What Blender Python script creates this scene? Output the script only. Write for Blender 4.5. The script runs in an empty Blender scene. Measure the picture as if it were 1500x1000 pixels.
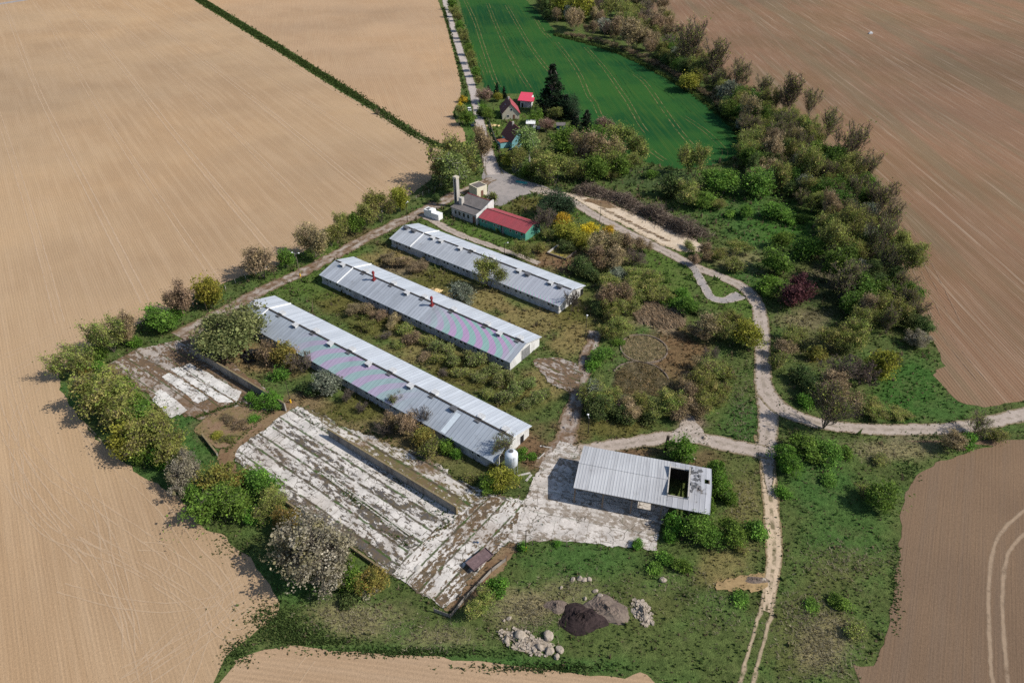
import bpy, math, random
import numpy as np
from mathutils import Vector, Matrix
R_ = math.radians
S = bpy.context.scene
COL = S.collection
rng = np.random.default_rng(7)
random.seed(7)
# ---------------------------------------------------------------- camera model (used to read ground positions)
CAM_H, CAM_P, CAM_F = 101.4, 0.634, 1000.0
_cp, _sp = math.cos(CAM_P), math.sin(CAM_P)
def at(px, py, z=0.0):
    x = (px - 750) / CAM_F; y = (500 - py) / CAM_F
    d = (x, _cp + y * _sp, -_sp + y * _cp)
    t = (CAM_H - z) / -d[2]
    return Vector((d[0] * t, d[1] * t, z))
def depth_at(v):
    return v[1] * _cp - (v[2] - CAM_H) * _sp
def to_px(v):
    d = (v[0], v[1], v[2] - CAM_H); b = d[1] * _sp + d[2] * _cp; c = d[1] * _cp - d[2] * _sp
    return 750 + CAM_F * d[0] / c, 500 - CAM_F * b / c
def at_all(pts):
    return [at(*p[:2]) for p in pts]

# ---------------------------------------------------------------- node helper
class Mat:
    def __init__(s, name, rough=0.9, spec=0.2):
        s.m = bpy.data.materials.new(name); s.m.use_nodes = True
        s.t = s.m.node_tree; s.b = s.t.nodes['Principled BSDF']
        s.b.inputs['Roughness'].default_value = rough
        s.b.inputs['Specular IOR Level'].default_value = spec
        s._co = None
    def n(s, typ, **kw):
        n = s.t.nodes.new(typ)
        for k, v in kw.items(): setattr(n, k, v)
        return n
    def put(s, sock, v):
        if isinstance(v, bpy.types.NodeSocket): s.t.links.new(v, sock)
        elif isinstance(v, tuple) and len(v) == 3 and sock.type == 'RGBA': sock.default_value = (*v, 1)
        else: sock.default_value = v
    def co(s):
        if s._co is None: s._co = s.n('ShaderNodeTexCoord').outputs['Object']
        return s._co
    def uv(s): return s.n('ShaderNodeUVMap').outputs[0]
    def map(s, vec=None, rot=0.0, sc=(1, 1, 1), loc=(0, 0, 0)):
        # rotates so that the new x axis runs along the angle 'rot'
        m = s.n('ShaderNodeMapping'); m.vector_type = 'POINT'
        a = s.n('ShaderNodeVectorRotate'); a.rotation_type = 'Z_AXIS'
        s.put(a.inputs['Vector'], vec if vec is not None else s.co()); a.inputs['Angle'].default_value = -rot
        s.t.links.new(a.outputs[0], m.inputs['Vector'])
        m.inputs['Scale'].default_value = sc; m.inputs['Location'].default_value = loc
        return m.outputs[0]
    def noise(s, vec=None, scale=1.0, detail=3.0, rough=0.55, dist=0.0, col=False):
        n = s.n('ShaderNodeTexNoise'); s.put(n.inputs['Vector'], vec if vec is not None else s.co())
        n.inputs['Scale'].default_value = scale; n.inputs['Detail'].default_value = detail
        n.inputs['Roughness'].default_value = rough; n.inputs['Distortion'].default_value = dist
        return n.outputs['Color' if col else 'Fac']
    def math(s, op, a, b=0.0, c=0.0, clamp=False):
        n = s.n('ShaderNodeMath', operation=op, use_clamp=clamp)
        s.put(n.inputs[0], a); s.put(n.inputs[1], b); s.put(n.inputs[2], c); return n.outputs[0]
    def step(s, v, lo, hi):      # smooth 0..1 ramp between lo and hi
        n = s.n('ShaderNodeMapRange'); n.interpolation_type = 'SMOOTHSTEP'
        s.put(n.inputs[0], v); n.inputs[1].default_value = lo; n.inputs[2].default_value = hi; return n.outputs[0]
    def mix(s, f, a, b, mode='MIX'):
        n = s.n('ShaderNodeMix', data_type='RGBA', blend_type=mode)
        s.put(n.inputs[0], f); s.put(n.inputs[6], a); s.put(n.inputs[7], b); return n.outputs[2]
    def ramp(s, f, stops):
        n = s.n('ShaderNodeValToRGB'); e = n.color_ramp.elements
        while len(e) < len(stops): e.new(0.5)
        for k, (p, c) in zip(e, stops): k.position = p; k.color = (*c, 1)
        s.put(n.inputs[0], f); return n.outputs[0]
    def xyz(s, vec):
        n = s.n('ShaderNodeSeparateXYZ'); s.put(n.inputs[0], vec); return n.outputs
    def attr(s, name):
        n = s.n('ShaderNodeAttribute', attribute_name=name); return n.outputs['Color']
    def bump(s, h, strength=0.5, dist=0.1):
        n = s.n('ShaderNodeBump'); n.inputs['Strength'].default_value = strength; n.inputs['Distance'].default_value = dist
        s.put(n.inputs['Height'], h); s.t.links.new(n.outputs[0], s.b.inputs['Normal'])
    def done(s, col):
        s.put(s.b.inputs['Base Color'], col); return s.m

# ---------------------------------------------------------------- mesh helpers
def link(o, parent=None):
    COL.objects.link(o)
    if parent is not None: o.parent = parent
    return o
def mesh_obj(name, verts, faces, mat=None, parent=None, smooth=False, col=None):
    me = bpy.data.meshes.new(name)
    me.from_pydata([tuple(v) for v in verts], [], faces)
    if mat is not None:
        for m in (mat if isinstance(mat, list) else [mat]): me.materials.append(m)
    if smooth: me.polygons.foreach_set('use_smooth', [True] * len(me.polygons))
    me.update()
    return link(bpy.data.objects.new(name, me), parent)
def np_mesh(name, V, F, mats, col=None, midx=None, uv=None):
    """V (n,3) float, F (m,k) int with constant k"""
    me = bpy.data.meshes.new(name); V = np.asarray(V, np.float32); F = np.asarray(F, np.int32)
    me.vertices.add(len(V)); me.vertices.foreach_set('co', V.ravel())
    k = F.shape[1]; me.loops.add(F.size); me.loops.foreach_set('vertex_index', F.ravel())
    me.polygons.add(len(F)); me.polygons.foreach_set('loop_start', np.arange(0, F.size, k, dtype=np.int32))
    me.polygons.foreach_set('loop_total', np.full(len(F), k, np.int32))
    for m in mats: me.materials.append(m)
    if midx is not None: me.polygons.foreach_set('material_index', np.asarray(midx, np.int32))
    if col is not None:
        a = me.color_attributes.new('col', 'FLOAT_COLOR', 'POINT')
        a.data.foreach_set('color', np.hstack([np.asarray(col, np.float32), np.ones((len(V), 1), np.float32)]).ravel())
    me.update(calc_edges=True); me.validate()
    return me
def tag(o, label=None, cat=None, group=None, kind=None):
    if label: o['label'] = label
    if cat: o['category'] = cat
    if group: o['group'] = group
    if kind: o['kind'] = kind
    return o
def thing(name, loc, rz, label, cat, group=None):
    e = bpy.data.objects.new(name, None); e.empty_display_size = 0.5
    e.location = loc; e.rotation_euler = (0, 0, rz); link(e)
    return tag(e, label, cat, group)
class MB:
    """collects shapes into ONE mesh object"""
    def __init__(s): s.v = []; s.f = []
    def add(s, vs, fs):
        o = len(s.v); s.v += [tuple(v) for v in vs]; s.f += [tuple(i + o for i in f) for f in fs]; return s
    def box(s, x0, x1, y0, y1, z0, z1):
        return s.add([(x, y, z) for z in (z0, z1) for y in (y0, y1) for x in (x0, x1)],
                     [(0, 2, 3, 1), (4, 5, 7, 6), (0, 1, 5, 4), (2, 6, 7, 3), (0, 4, 6, 2), (1, 3, 7, 5)])
    def slab(s, quad, t):        # a quad with thickness t downwards
        q = [Vector(p) for p in quad]; n = Vector((0, 0, -t))
        return s.add(q + [p + n for p in q], [(0, 1, 2, 3), (7, 6, 5, 4), (0, 4, 5, 1), (1, 5, 6, 2), (2, 6, 7, 3), (3, 7, 4, 0)])
    def prism(s, prof, x0, x1):  # profile in (y,z) extruded along x
        n = len(prof); vs = [(x0, y, z) for y, z in prof] + [(x1, y, z) for y, z in prof]
        fs = [tuple(range(n - 1, -1, -1)), tuple(range(n, 2 * n))] + [(i, (i + 1) % n, n + (i + 1) % n, n + i) for i in range(n)]
        return s.add(vs, fs)
    def tube(s, p0, p1, r0, r1=None, k=8, cap=True):
        r1 = r0 if r1 is None else r1; p0 = Vector(p0); p1 = Vector(p1); d = (p1 - p0).normalized()
        a = d.orthogonal().normalized(); b = d.cross(a)
        vs = []
        for p, r in ((p0, r0), (p1, r1)):
            for i in range(k):
                t = 2 * math.pi * i / k; vs.append(p + a * (r * math.cos(t)) + b * (r * math.sin(t)))
        fs = [(i, (i + 1) % k, k + (i + 1) % k, k + i) for i in range(k)]
        if cap: fs += [tuple(range(k - 1, -1, -1)), tuple(range(k, 2 * k))]
        return s.add(vs, fs)
    def lathe(s, prof, k=20, c=(0, 0)):
        vs = []; n = len(prof)
        for r, z in prof:
            for i in range(k):
                t = 2 * math.pi * i / k; vs.append((c[0] + r * math.cos(t), c[1] + r * math.sin(t), z))
        fs = [(j * k + i, j * k + (i + 1) % k, (j + 1) * k + (i + 1) % k, (j + 1) * k + i) for j in range(n - 1) for i in range(k)]
        fs += [tuple(range(k - 1, -1, -1)), tuple(range((n - 1) * k, n * k))]
        return s.add(vs, fs)
    def build(s, name, mat, parent=None, smooth=False): return mesh_obj(name, s.v, s.f, mat, parent, smooth)

from mathutils import noise as mnoise
def hnoise(x, y, s=0):           # irregular outline noise
    return 1.5 * mnoise.noise((x * .33, y * .33, s * 3.3)) + .9 * mnoise.noise((x * 1.1, y * 1.1, s * 5.1)) + .6 * mnoise.noise((x * 2.9, y * 2.9, s * 7.7))
def catmull(P, closed=False, step=1.0):
    out = []; n = len(P); rng_ = range(n if closed else n - 1)
    for i in rng_:
        g = (lambda k: P[k % n]) if closed else (lambda k: P[min(max(k, 0), n - 1)])
        p0, p1, p2, p3 = g(i - 1), g(i), g(i + 1), g(i + 2)
        m = max(1, int((p2 - p1).length / step))
        for j in range(m):
            t = j / m
            out.append(0.5 * ((2 * p1) + (p2 - p0) * t + (2 * p0 - 5 * p1 + 4 * p2 - p3) * t * t + (3 * p1 - p0 - 3 * p2 + p3) * t ** 3))
    if not closed: out.append(P[-1])
    return out
def straight(P, step):
    out = []
    for i in range(len(P)):
        a, b = P[i], P[(i + 1) % len(P)]; m = max(1, int((b - a).length / step))
        out += [a + (b - a) * (j / m) for j in range(m)]
    return out
ZL = [0.012]
POLYS = {}                       # outlines kept for the grass to stay off them
def next_z():
    ZL[0] += 0.004; return ZL[0]
TZ = [0.060]
def track_z():
    TZ[0] += 0.0013; return TZ[0]
def sheet(name, pts, mat, rag=0.5, step=0.5, curve=True, world=False, kind='structure', key=None):
    P = [Vector((p[0], p[1], 0)) for p in pts] if world else at_all(pts)
    Q = catmull(P, True, step) if curve else straight(P, step)
    z = next_z(); c = []
    for p in Q:
        c.append((p.x + rag * hnoise(p.x, p.y, 1), p.y + rag * hnoise(p.x, p.y, 4), z))
    o = mesh_obj(name, c, [tuple(range(len(c)))], mat); tag(o, kind=kind)
    if o.data.polygons[0].normal.z < 0: o.data.flip_normals()
    POLYS.setdefault(key or name, []).append(np.array([(p[0], p[1]) for p in c[::2]]))
    return o
def ribbon(name, pts, width, mat, rag=0.25, step=0.6, offs=(0.0,), world=False, kind='structure', key=None, keep=True, zf=None):
    P = [Vector((p[0], p[1], 0)) for p in pts] if world else at_all(pts)
    W = [p[2] if len(p) > 2 else width for p in pts]
    L = [0]
    for a, b in zip(P, P[1:]): L.append(L[-1] + (b - a).length)
    Q = catmull(P, False, step); z = (zf or next_z)(); V = []; F = []; UV = []; edge = []
    def w_at(s): return float(np.interp(s, L, W))
    for off in offs:
        base = len(V); s = 0
        for i, p in enumerate(Q):
            if i: s += (p - Q[i - 1]).length
            a = Q[max(i - 1, 0)]; b = Q[min(i + 1, len(Q) - 1)]; d = (b - a).normalized(); nn = Vector((-d.y, d.x, 0))
            w = w_at(min(s, L[-1])) / 2
            e1 = w + rag * hnoise(p.x, p.y, 2); e2 = w + rag * hnoise(p.x, p.y, 7)
            for t, e in ((-1, e1), (1, e2)):
                q = p + nn * (off + t * e); V.append((q.x, q.y, z)); UV.append((0 if t < 0 else 1, s))
            if i: k = base + 2 * i; F.append((k - 2, k, k + 1, k - 1)[::-1])
    o = mesh_obj(name, V, F, mat); tag(o, kind=kind)
    if o.data.polygons[0].normal.z < 0: o.data.flip_normals()
    u = o.data.uv_layers.new(name='UVMap')
    for lp in o.data.loops: u.data[lp.index].uv = UV[lp.vertex_index]
    if keep:
        n = len(Q); poly = [V[2 * i][:2] for i in range(0, n)] + [V[2 * i + 1][:2] for i in range(n - 1, -1, -1)]
        POLYS.setdefault(key or name, []).append(np.array(poly))
    return o
def inside(poly, X, Y):
    r = np.zeros(len(X), bool); px, py = poly[:, 0], poly[:, 1]; j = len(poly) - 1
    m = (X > px.min()) & (X < px.max()) & (Y > py.min()) & (Y < py.max())
    if not m.any(): return r
    xs, ys = X[m], Y[m]; c = np.zeros(len(xs), bool)
    for i in range(len(poly)):
        a = (py[i] > ys) != (py[j] > ys)
        if a.any():
            with np.errstate(divide='ignore', invalid='ignore'):
                c ^= a & (xs < (px[j] - px[i]) * (ys - py[i]) / (py[j] - py[i] + 1e-12) + px[i])
        j = i
    r[m] = c; return r
# ---------------------------------------------------------------- materials
AZ = -0.64
def soil(name, c1, c2, c3, ang, streak=0.5, freq=1.1, big=0.012, light=None, lightamt=0.0, furrow=0.35, lo=.56, bands=None):
    m = Mat(name, 1.0, 0.05)
    f1 = m.noise(scale=big, detail=4, rough=.6)
    f2 = m.noise(m.map(rot=ang, sc=(0.02, 0.5, 1)), scale=1.0, detail=5, rough=.6)
    f3 = m.noise(scale=2.5, detail=4, rough=.75); f4 = m.noise(scale=.0042, detail=6, rough=.62); f5 = m.noise(scale=7, detail=3, rough=.8)
    fine = m.noise(m.map(rot=ang, sc=(0.06, freq * 2, 1)), scale=1.0, detail=3, rough=.6)
    c = m.mix(m.step(f1, .38, .62), c1, c2)
    c = m.mix(m.math('MULTIPLY', m.step(f2, .42, .68), streak), c, c3)
    if light: c = m.mix(m.math('MULTIPLY', m.step(m.noise(m.map(rot=ang, sc=(0.028, .75, 1), loc=(3, 9, 0)), detail=7, rough=.72), lo, lo + .16), lightamt), c, light)
    if bands: c = m.mix(m.math('MULTIPLY', m.step(m.noise(m.map(rot=ang, sc=(.0035, .045, 1), loc=(1, 5, 0)), detail=4, rough=.65), .46, .6), .6), c, bands)
    if light: c = m.mix(m.math('MULTIPLY', m.step(m.noise(m.map(rot=ang, sc=(.009, .42, 1), loc=(7, 2, 0)), detail=6, rough=.68), .56, .68), lightamt), c, light)
    rows = m.n('ShaderNodeTexWave', wave_type='BANDS', bands_direction='Y'); m.put(rows.inputs[0], m.map(rot=ang, sc=(1, 1, 1)))
    rows.inputs['Scale'].default_value = 0.32 * freq; rows.inputs['Distortion'].default_value = 1.4; rows.inputs['Detail'].default_value = 2; rows.inputs['Detail Scale'].default_value = .3
    k = m.math('ADD', m.math('MULTIPLY', rows.outputs['Fac'], furrow * .45), m.math('ADD', m.math('MULTIPLY', fine, furrow), m.math('MULTIPLY', f3, .55)))
    c = m.mix(1.0, c, m.ramp(k, [(.2, (.66, .66, .66)), (.85, (1.2, 1.2, 1.2))]), 'MULTIPLY')
    c = m.mix(1, c, m.ramp(f4, [(.34, (.82, .835, .87)), (.5, (1, 1, 1)), (.66, (1.13, 1.085, 1.01))]), 'MULTIPLY')
    c = m.mix(1, c, m.ramp(f5, [(.25, (.78, .77, .76)), (.5, (1, 1, 1)), (.75, (1.16, 1.16, 1.16))]), 'MULTIPLY')
    m.bump(m.math('ADD', m.math('MULTIPLY', rows.outputs['Fac'], furrow * 1.3), m.math('ADD', fine, f3)), .55, .12)
    return m.done(c)
M = {}
M['tan'] = soil('tan_soil', (.485, .335, .200), (.425, .285, .168), (.53, .375, .235), R_(-55.2), .5, 1.45, .011, None, 0, .15)
M['tan2'] = soil('tan_soil_upper', (.44, .29, .172), (.475, .32, .195), (.50, .35, .215), R_(-75), .4, 1.0, .02, None, 0, .2)
M['tan3'] = soil('tan_soil_lower', (.46, .315, .195), (.43, .29, .175), (.50, .355, .23), R_(-8), .4, 1.2, .02, None, 0, .22)
M['brown'] = soil('brown_soil', (.222, .130, .080), (.186, .116, .067), (.255, .166, .108), R_(-91), .6, 1.3, .012, (.40, .31, .23), .45, .4, .54, (.175, .135, .082))
M['brown2'] = soil('grey_brown_soil', (.26, .172, .108), (.232, .153, .097), (.22, .16, .115), R_(60), .4, 1.6, .03, None, 0, .07)
M['wheat'] = soil('young_wheat', (.009, .058, .018), (.026, .092, .020), (.038, .094, .020), R_(-84), .5, 1.3, .016, (.06, .105, .022), .45, .35, .50)
def track_mat(name, c, amt=.55, alpha=.8, worn=.5):
    # a tyre track pressed into the soil: soft at its sides, broken where the soil has crumbled back
    m = Mat(name, 1, .05); f = m.noise(scale=1.2, detail=5, rough=.7); u, v, _ = m.xyz(m.uv())
    a = m.step(m.math('ABSOLUTE', m.math('SUBTRACT', u, .5)), .5, .12)
    a = m.math('MULTIPLY', a, m.math('MULTIPLY', m.step(m.noise(scale=.22, detail=5, rough=.7), worn, worn + .24), alpha))
    t = m.n('ShaderNodeBsdfTransparent'); x = m.n('ShaderNodeMixShader'); m.put(x.inputs[0], a)
    m.t.links.new(t.outputs[0], x.inputs[1]); m.t.links.new(m.b.outputs[0], x.inputs[2]); m.t.links.new(x.outputs[0], m.t.nodes['Material Output'].inputs['Surface'])
    return m.done(m.mix(m.step(f, .3, .7), c, tuple(v * amt for v in c)))
M['track'] = track_mat('tyre_track_soil', (.60, .44, .295), .9, .62, .24)
M['track_faint'] = track_mat('faint_headland_track', (.61, .45, .30), .9, .50, .30)
M['track_brown'] = track_mat('tyre_track_in_brown_soil', (.30, .215, .15), .8, .7, .38)
M['track_dark'] = track_mat('pale_curved_track', (.37, .27, .185), .82, .85, .24)
M['track_wheat'] = track_mat('tyre_track_in_wheat', (.24, .225, .09), .45, .9, .36)
M['track_wheat_dark'] = track_mat('dark_tyre_track_in_wheat', (.008, .04, .012), .9, .6, .38)
# ground with colours carried by the mesh
m = Mat('meadow_ground', 1, .05)
c = m.attr('col'); f = m.noise(scale=.9, detail=5, rough=.75); g = m.noise(scale=5, detail=3, rough=.7); h = m.noise(scale=.16, detail=4, rough=.7)
c = m.mix(m.math('MULTIPLY', m.step(h, .5, .68), .22), c, (.16, .14, .07))
c = m.mix(1, c, m.ramp(f, [(.3, (.5, .52, .5)), (.7, (1.45, 1.4, 1.35))]), 'MULTIPLY')
c = m.mix(1, c, m.ramp(g, [(.3, (.62, .62, .62)), (.7, (1.35, 1.35, 1.35))]), 'MULTIPLY')
m.bump(m.math('ADD', f, m.math('MULTIPLY', g, .6)), .9, .35); M['ground'] = m.done(c)
def concrete(name, base, dark, moss, cover, rot=AZ, jx=6.0, jy=2.9, brown=.25, streak=(.16, .55), jamt=.9, off=0.0, lanes=.05, jw=.17, ps=1.6):
    """cast concrete slabs with joints along 'rot', dark crust patches and moss"""
    m = Mat(name, .95, .1); v = m.map(rot=rot); x, y, _ = m.xyz(v)
    p = m.noise(m.map(rot=rot, sc=(streak[0], streak[1], 1)), scale=ps, detail=7, rough=.72)
    p2 = m.noise(m.map(rot=rot, sc=(.05, .22, 1), loc=(4, 4, 0)), scale=1.0, detail=3)
    t = m.math('ADD', p, m.math('MULTIPLY', m.math('SUBTRACT', p2, .5), .55))
    t = m.math('ADD', t, m.math('MULTIPLY', m.math('SUBTRACT', m.noise(m.map(rot=rot, sc=(.8, 1.3, 1)), scale=1.7, detail=6, rough=.75), .5), .30))
    lane = m.n('ShaderNodeTexWhiteNoise', noise_dimensions='1D'); m.put(lane.inputs['W'], m.math('FLOOR', m.math('DIVIDE', m.math('ADD', y, off), jy)))
    t = m.math('ADD', t, m.math('MULTIPLY', m.math('SUBTRACT', lane.outputs[0], .5), lanes))
    patch = m.step(t, cover, cover + .035)
    fine = m.noise(scale=3.0, detail=6, rough=.75)
    c = m.mix(m.step(m.noise(scale=.35, detail=4), .35, .7), base, tuple(b * .72 for b in base))
    c = m.mix(1, c, m.ramp(fine, [(.25, (.72, .70, .68)), (.75, (1.12, 1.12, 1.12))]), 'MULTIPLY')
    dk = m.mix(m.step(m.noise(scale=1.1, detail=4, rough=.7), .4, .6), dark, moss)
    c = m.mix(patch, c, dk)
    br = m.math('MULTIPLY', m.step(m.noise(scale=.085, detail=5, rough=.65), .5, .62), brown)
    c = m.mix(br, c, (.15, .095, .055))
    # joints
    def joint(s, per, w, o=0.0):
        q = m.math('PINGPONG', m.math('ADD', s, m.math('ADD', o, m.math('MULTIPLY', m.math('SUBTRACT', m.noise(scale=1.3, detail=2), .5), .35))), per / 2)
        return m.step(q, w, w * .4)
    j = m.math('MAXIMUM', m.math('MULTIPLY', joint(y, jy, jw, off), m.step(m.noise(scale=.5, detail=3), .34, .46)), m.math('MULTIPLY', joint(x, jx, .09), m.step(m.noise(scale=.45, detail=3), .48, .56)))
    c = m.mix(m.math('MULTIPLY', j, jamt), c, m.mix(m.step(m.noise(scale=.4, detail=3), .45, .6), (.07, .055, .035), (.05, .085, .022)))
    vo = m.n('ShaderNodeTexVoronoi', feature='DISTANCE_TO_EDGE'); vo.inputs['Scale'].default_value = .42
    wv = m.n('ShaderNodeVectorMath', operation='ADD'); m.put(wv.inputs[0], m.co()); m.put(wv.inputs[1], m.noise(scale=.9, detail=4, col=True)); m.put(vo.inputs['Vector'], wv.outputs[0])
    c = m.mix(m.math('MULTIPLY', m.step(vo.outputs['Distance'], .035, .01), m.math('MULTIPLY', m.step(m.noise(scale=.16, detail=3), .46, .56), .8)), c, (.09, .075, .055))
    m.bump(m.math('ADD', fine, patch), .3, .05)
    return m.done(c)
M['slab'] = concrete('cracked_white_concrete', (.64, .605, .565), (.085, .078, .075), (.12, .095, .062), .512, streak=(.24, .6), ps=2.3, brown=.25, lanes=.11, jw=.30)
M['slab_small'] = concrete('small_white_concrete', (.70, .68, .65), (.12, .105, .095), (.20, .17, .14), .60, jx=8, jy=7, brown=.25, off=.8)
M['slab_dirty'] = concrete('dirty_concrete', (.42, .37, .33), (.115, .08, .055), (.16, .105, .062), .44, brown=.85, streak=(.35, .7))
M['slab_mossy'] = concrete('mossy_upper_slab', (.60, .56, .51), (.14, .105, .065), (.13, .115, .045), .44, jx=5, jy=3.2, brown=.7, streak=(.3, .6), ps=2.2, lanes=.14, jw=.4)
M['slab_corner'] = concrete('mossy_slab_corner', (.66, .62, .575), (.10, .075, .05), (.15, .105, .06), .50, rot=AZ + math.pi / 2, jx=3.2, jy=3.1, brown=.38, streak=(.35, .6), ps=2.4, lanes=.08, jw=.26)
M['yard'] = concrete('yard_concrete', (.60, .555, .51), (.30, .26, .22), (.22, .18, .14), .53, rot=R_(-14), jx=6, jy=5.5, brown=.12, streak=(.5, .7), jamt=.4)
def path_mat(name, c1, c2, edge, worn=None, mid=.0):
    m = Mat(name, .95, .1); u, v, _ = m.xyz(m.uv())
    n1 = m.noise(scale=.35, detail=5, rough=.65); n2 = m.noise(scale=3, detail=5, rough=.7)
    c = m.mix(m.step(n1, .35, .65), c1, c2)
    if worn: # two wheel tracks with a rougher strip between and outside
        w = m.math('MULTIPLY', m.step(m.math('ABSOLUTE', m.math('SUBTRACT', m.math('ABSOLUTE', m.math('SUBTRACT', u, .5)), .24)), .17, .08), 1.0)
        c = m.mix(w, m.mix(m.step(m.noise(scale=.6, detail=4), .4, .62), c, worn), c)
    e = m.step(m.math('ADD', m.math('ABSOLUTE', m.math('SUBTRACT', u, .5)), m.math('MULTIPLY', m.math('SUBTRACT', m.noise(scale=.8, detail=5, rough=.7), .5), .45)), .36, .47)
    c = m.mix(e, c, edge)
    c = m.mix(1, c, m.ramp(n2, [(.25, (.75, .75, .75)), (.75, (1.18, 1.18, 1.18))]), 'MULTIPLY')
    m.bump(n2, .4, .06); return m.done(c)
M['lane'] = path_mat('pale_lane', (.46, .40, .36), (.38, .33, .30), (.14, .12, .07))
M['asphalt'] = path_mat('worn_asphalt', (.27, .245, .235), (.34, .30, .28), (.40, .34, .28))
M['gravel'] = path_mat('gravel_road', (.40, .335, .285), (.345, .285, .24), (.19, .15, .09), (.27, .225, .18))
M['ruts'] = path_mat('rutted_track', (.52, .40, .28), (.44, .34, .24), (.20, .15, .08), (.17, .14, .08))
M['rut_soft'] = track_mat('fading_wheel_rut', (.44, .34, .23), .75, .95, .3)
M['mud_lane'] = path_mat('muddy_concrete_lane', (.36, .31, .27), (.165, .105, .065), (.17, .12, .07), (.13, .085, .05))
M['sand'] = path_mat('pale_sand_strip', (.56, .46, .35), (.50, .40, .29), (.40, .31, .21))
def blotch(name, c1, c2, c3, s=.3, rough=1.0, lo=.4, hi=.6):
    m = Mat(name, rough, .08); n1 = m.noise(scale=s, detail=6, rough=.7); n2 = m.noise(scale=s * 7, detail=5, rough=.75)
    c = m.mix(m.step(n1, lo, hi), c1, c2); c = m.mix(m.step(n2, .5, .7), c, c3)
    m.bump(m.math('ADD', n1, n2), .6, .15); return m.done(c)
M['dirt'] = blotch('brown_dirt', (.17, .105, .06), (.215, .15, .085), (.12, .075, .045))
M['bed'] = blotch('overgrown_heap', (.21, .135, .085), (.17, .13, .06), (.26, .18, .12), .25)
M['gravel_flat'] = blotch('gravel_patch_soil', (.42, .36, .31), (.30, .25, .21), (.50, .44, .39), .35)
M['asph_flat'] = blotch('asphalt_yard', (.235, .215, .205), (.31, .275, .255), (.20, .185, .175), .09)
def sheet_metal(name, base, rib, stain, moire=0.0, per=1.05, rust=.0, patchy=.35):
    """ribbed roofing, ribs run down the slope (local y); local x is along the ridge"""
    m = Mat(name, .5, .35); x, y, z = m.xyz(m.co())
    q = m.math('PINGPONG', x, per / 2); ribs = m.step(q, .03, .13)
    col = m.math('FLOOR', m.math('DIVIDE', x, per * 1.0))
    wn = m.n('ShaderNodeTexWhiteNoise', noise_dimensions='1D'); m.put(wn.inputs['W'], col)
    pan = m.math('MULTIPLY', m.math('SUBTRACT', wn.outputs[0], .5), patchy)
    st = m.noise(m.map(sc=(1.4, .12, .12)), scale=1, detail=5, rough=.7)
    lg = m.noise(scale=.12, detail=4)
    c = m.mix(m.step(st, .45, .75), base, stain); c = m.mix(m.math('MULTIPLY', m.step(lg, .45, .65), .5), c, stain)
    c = m.mix(m.math('MULTIPLY', m.math('SUBTRACT', 1.0, ribs), .5), c, rib)
    c = m.mix(1, c, m.ramp(m.math('ADD', .5, pan), [(0, (.6, .6, .6)), (1, (1.4, 1.4, 1.4))]), 'MULTIPLY')
    if rust: c = m.mix(m.math('MULTIPLY', m.step(m.noise(scale=.3, detail=7, rough=.78), .55, .70), rust * 2), c, (.10, .088, .08))
    if moire:
        a, lo, hi, fr, bend = moire
        w = m.n('ShaderNodeTexWave', wave_type='BANDS', bands_direction='X', wave_profile='SIN')
        warp = m.n('ShaderNodeCombineXYZ')
        m.put(warp.inputs[0], m.math('ADD', x, m.math('MULTIPLY', m.math('POWER', y, 2.0), bend)))
        m.put(warp.inputs[1], y); m.put(w.inputs[0], warp.outputs[0])
        w.inputs['Scale'].default_value = fr; w.inputs['Distortion'].default_value = 5.0; w.inputs['Detail Scale'].default_value = .12; w.inputs['Detail'].default_value = 1
        win = m.math('MULTIPLY', m.step(x, lo, lo + 12), m.step(x, hi, hi - (14 if lo < 30 else 4)))
        win = m.math('MULTIPLY', win, a)
        c = m.mix(win, c, m.mix(m.step(w.outputs['Fac'], .35, .65), (.20, .40, .34), (.42, .24, .43)))
    m.bump(m.math('MULTIPLY', ribs, -1.0), .5, .06)
    return m.done(c)
GA = (.335, .37, .415)
M['roofA'] = sheet_metal('grey_metal_roof_stained', GA, (.20, .225, .26), (.25, .275, .31), (.44, 20, 62, .06, -.16), 1.0, .24, .13)
M['roofB'] = sheet_metal('grey_metal_roof_banded', (.37, .395, .435), (.21, .23, .26), (.27, .29, .32), (.72, 38, 66.5, .075, .22), 1.0, .14, .26)
M['roofC'] = sheet_metal('grey_metal_roof_plain', (.41, .43, .46), (.25, .265, .29), (.30, .315, .34), (.35, 40, 64, .3, .6), 1.0, .16, .18)
M['roof_far'] = sheet_metal('sun_paled_metal_roof', (.49, .52, .56), (.34, .36, .40), (.39, .42, .46), 0, 1.0, .08, .2)  # far barn slopes: paler copy, the sun's brightness put into the colour
M['roof_shed'] = sheet_metal('pale_corrugated_roof', (.44, .445, .455), (.30, .30, .315), (.33, .33, .34), 0, .55, .14, .20)
M['roof_old'] = sheet_metal('torn_corrugated_roof', (.42, .42, .44), (.27, .27, .29), (.28, .28, .29), 0, .95, .8, .34)
M['roof_red'] = sheet_metal('red_ribbed_roof', (.36, .065, .075), (.26, .045, .055), (.29, .07, .075), 0, .45, 0, .15)
def plaster(name, base, dirt, amt=.6, sc=.6, spot=(.16, .13, .11)):
    m = Mat(name, .9, .15); v = m.map(sc=(1, 1, .35))
    n1 = m.noise(v, scale=sc, detail=6, rough=.7); n2 = m.noise(scale=3, detail=4, rough=.7)
    c = m.mix(m.math('MULTIPLY', m.step(n1, .42, .66), amt), base, dirt)
    c = m.mix(m.math('MULTIPLY', m.step(n2, .62, .72), amt * .6), c, spot); m.bump(n2, .2, .03)
    return m.done(c)
M['wall_white'] = plaster('weathered_shade_toned_wall', (.47, .46, .45), (.25, .24, .23), .85)  # long barn walls: weathered, and base darkened to carry their shade
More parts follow.
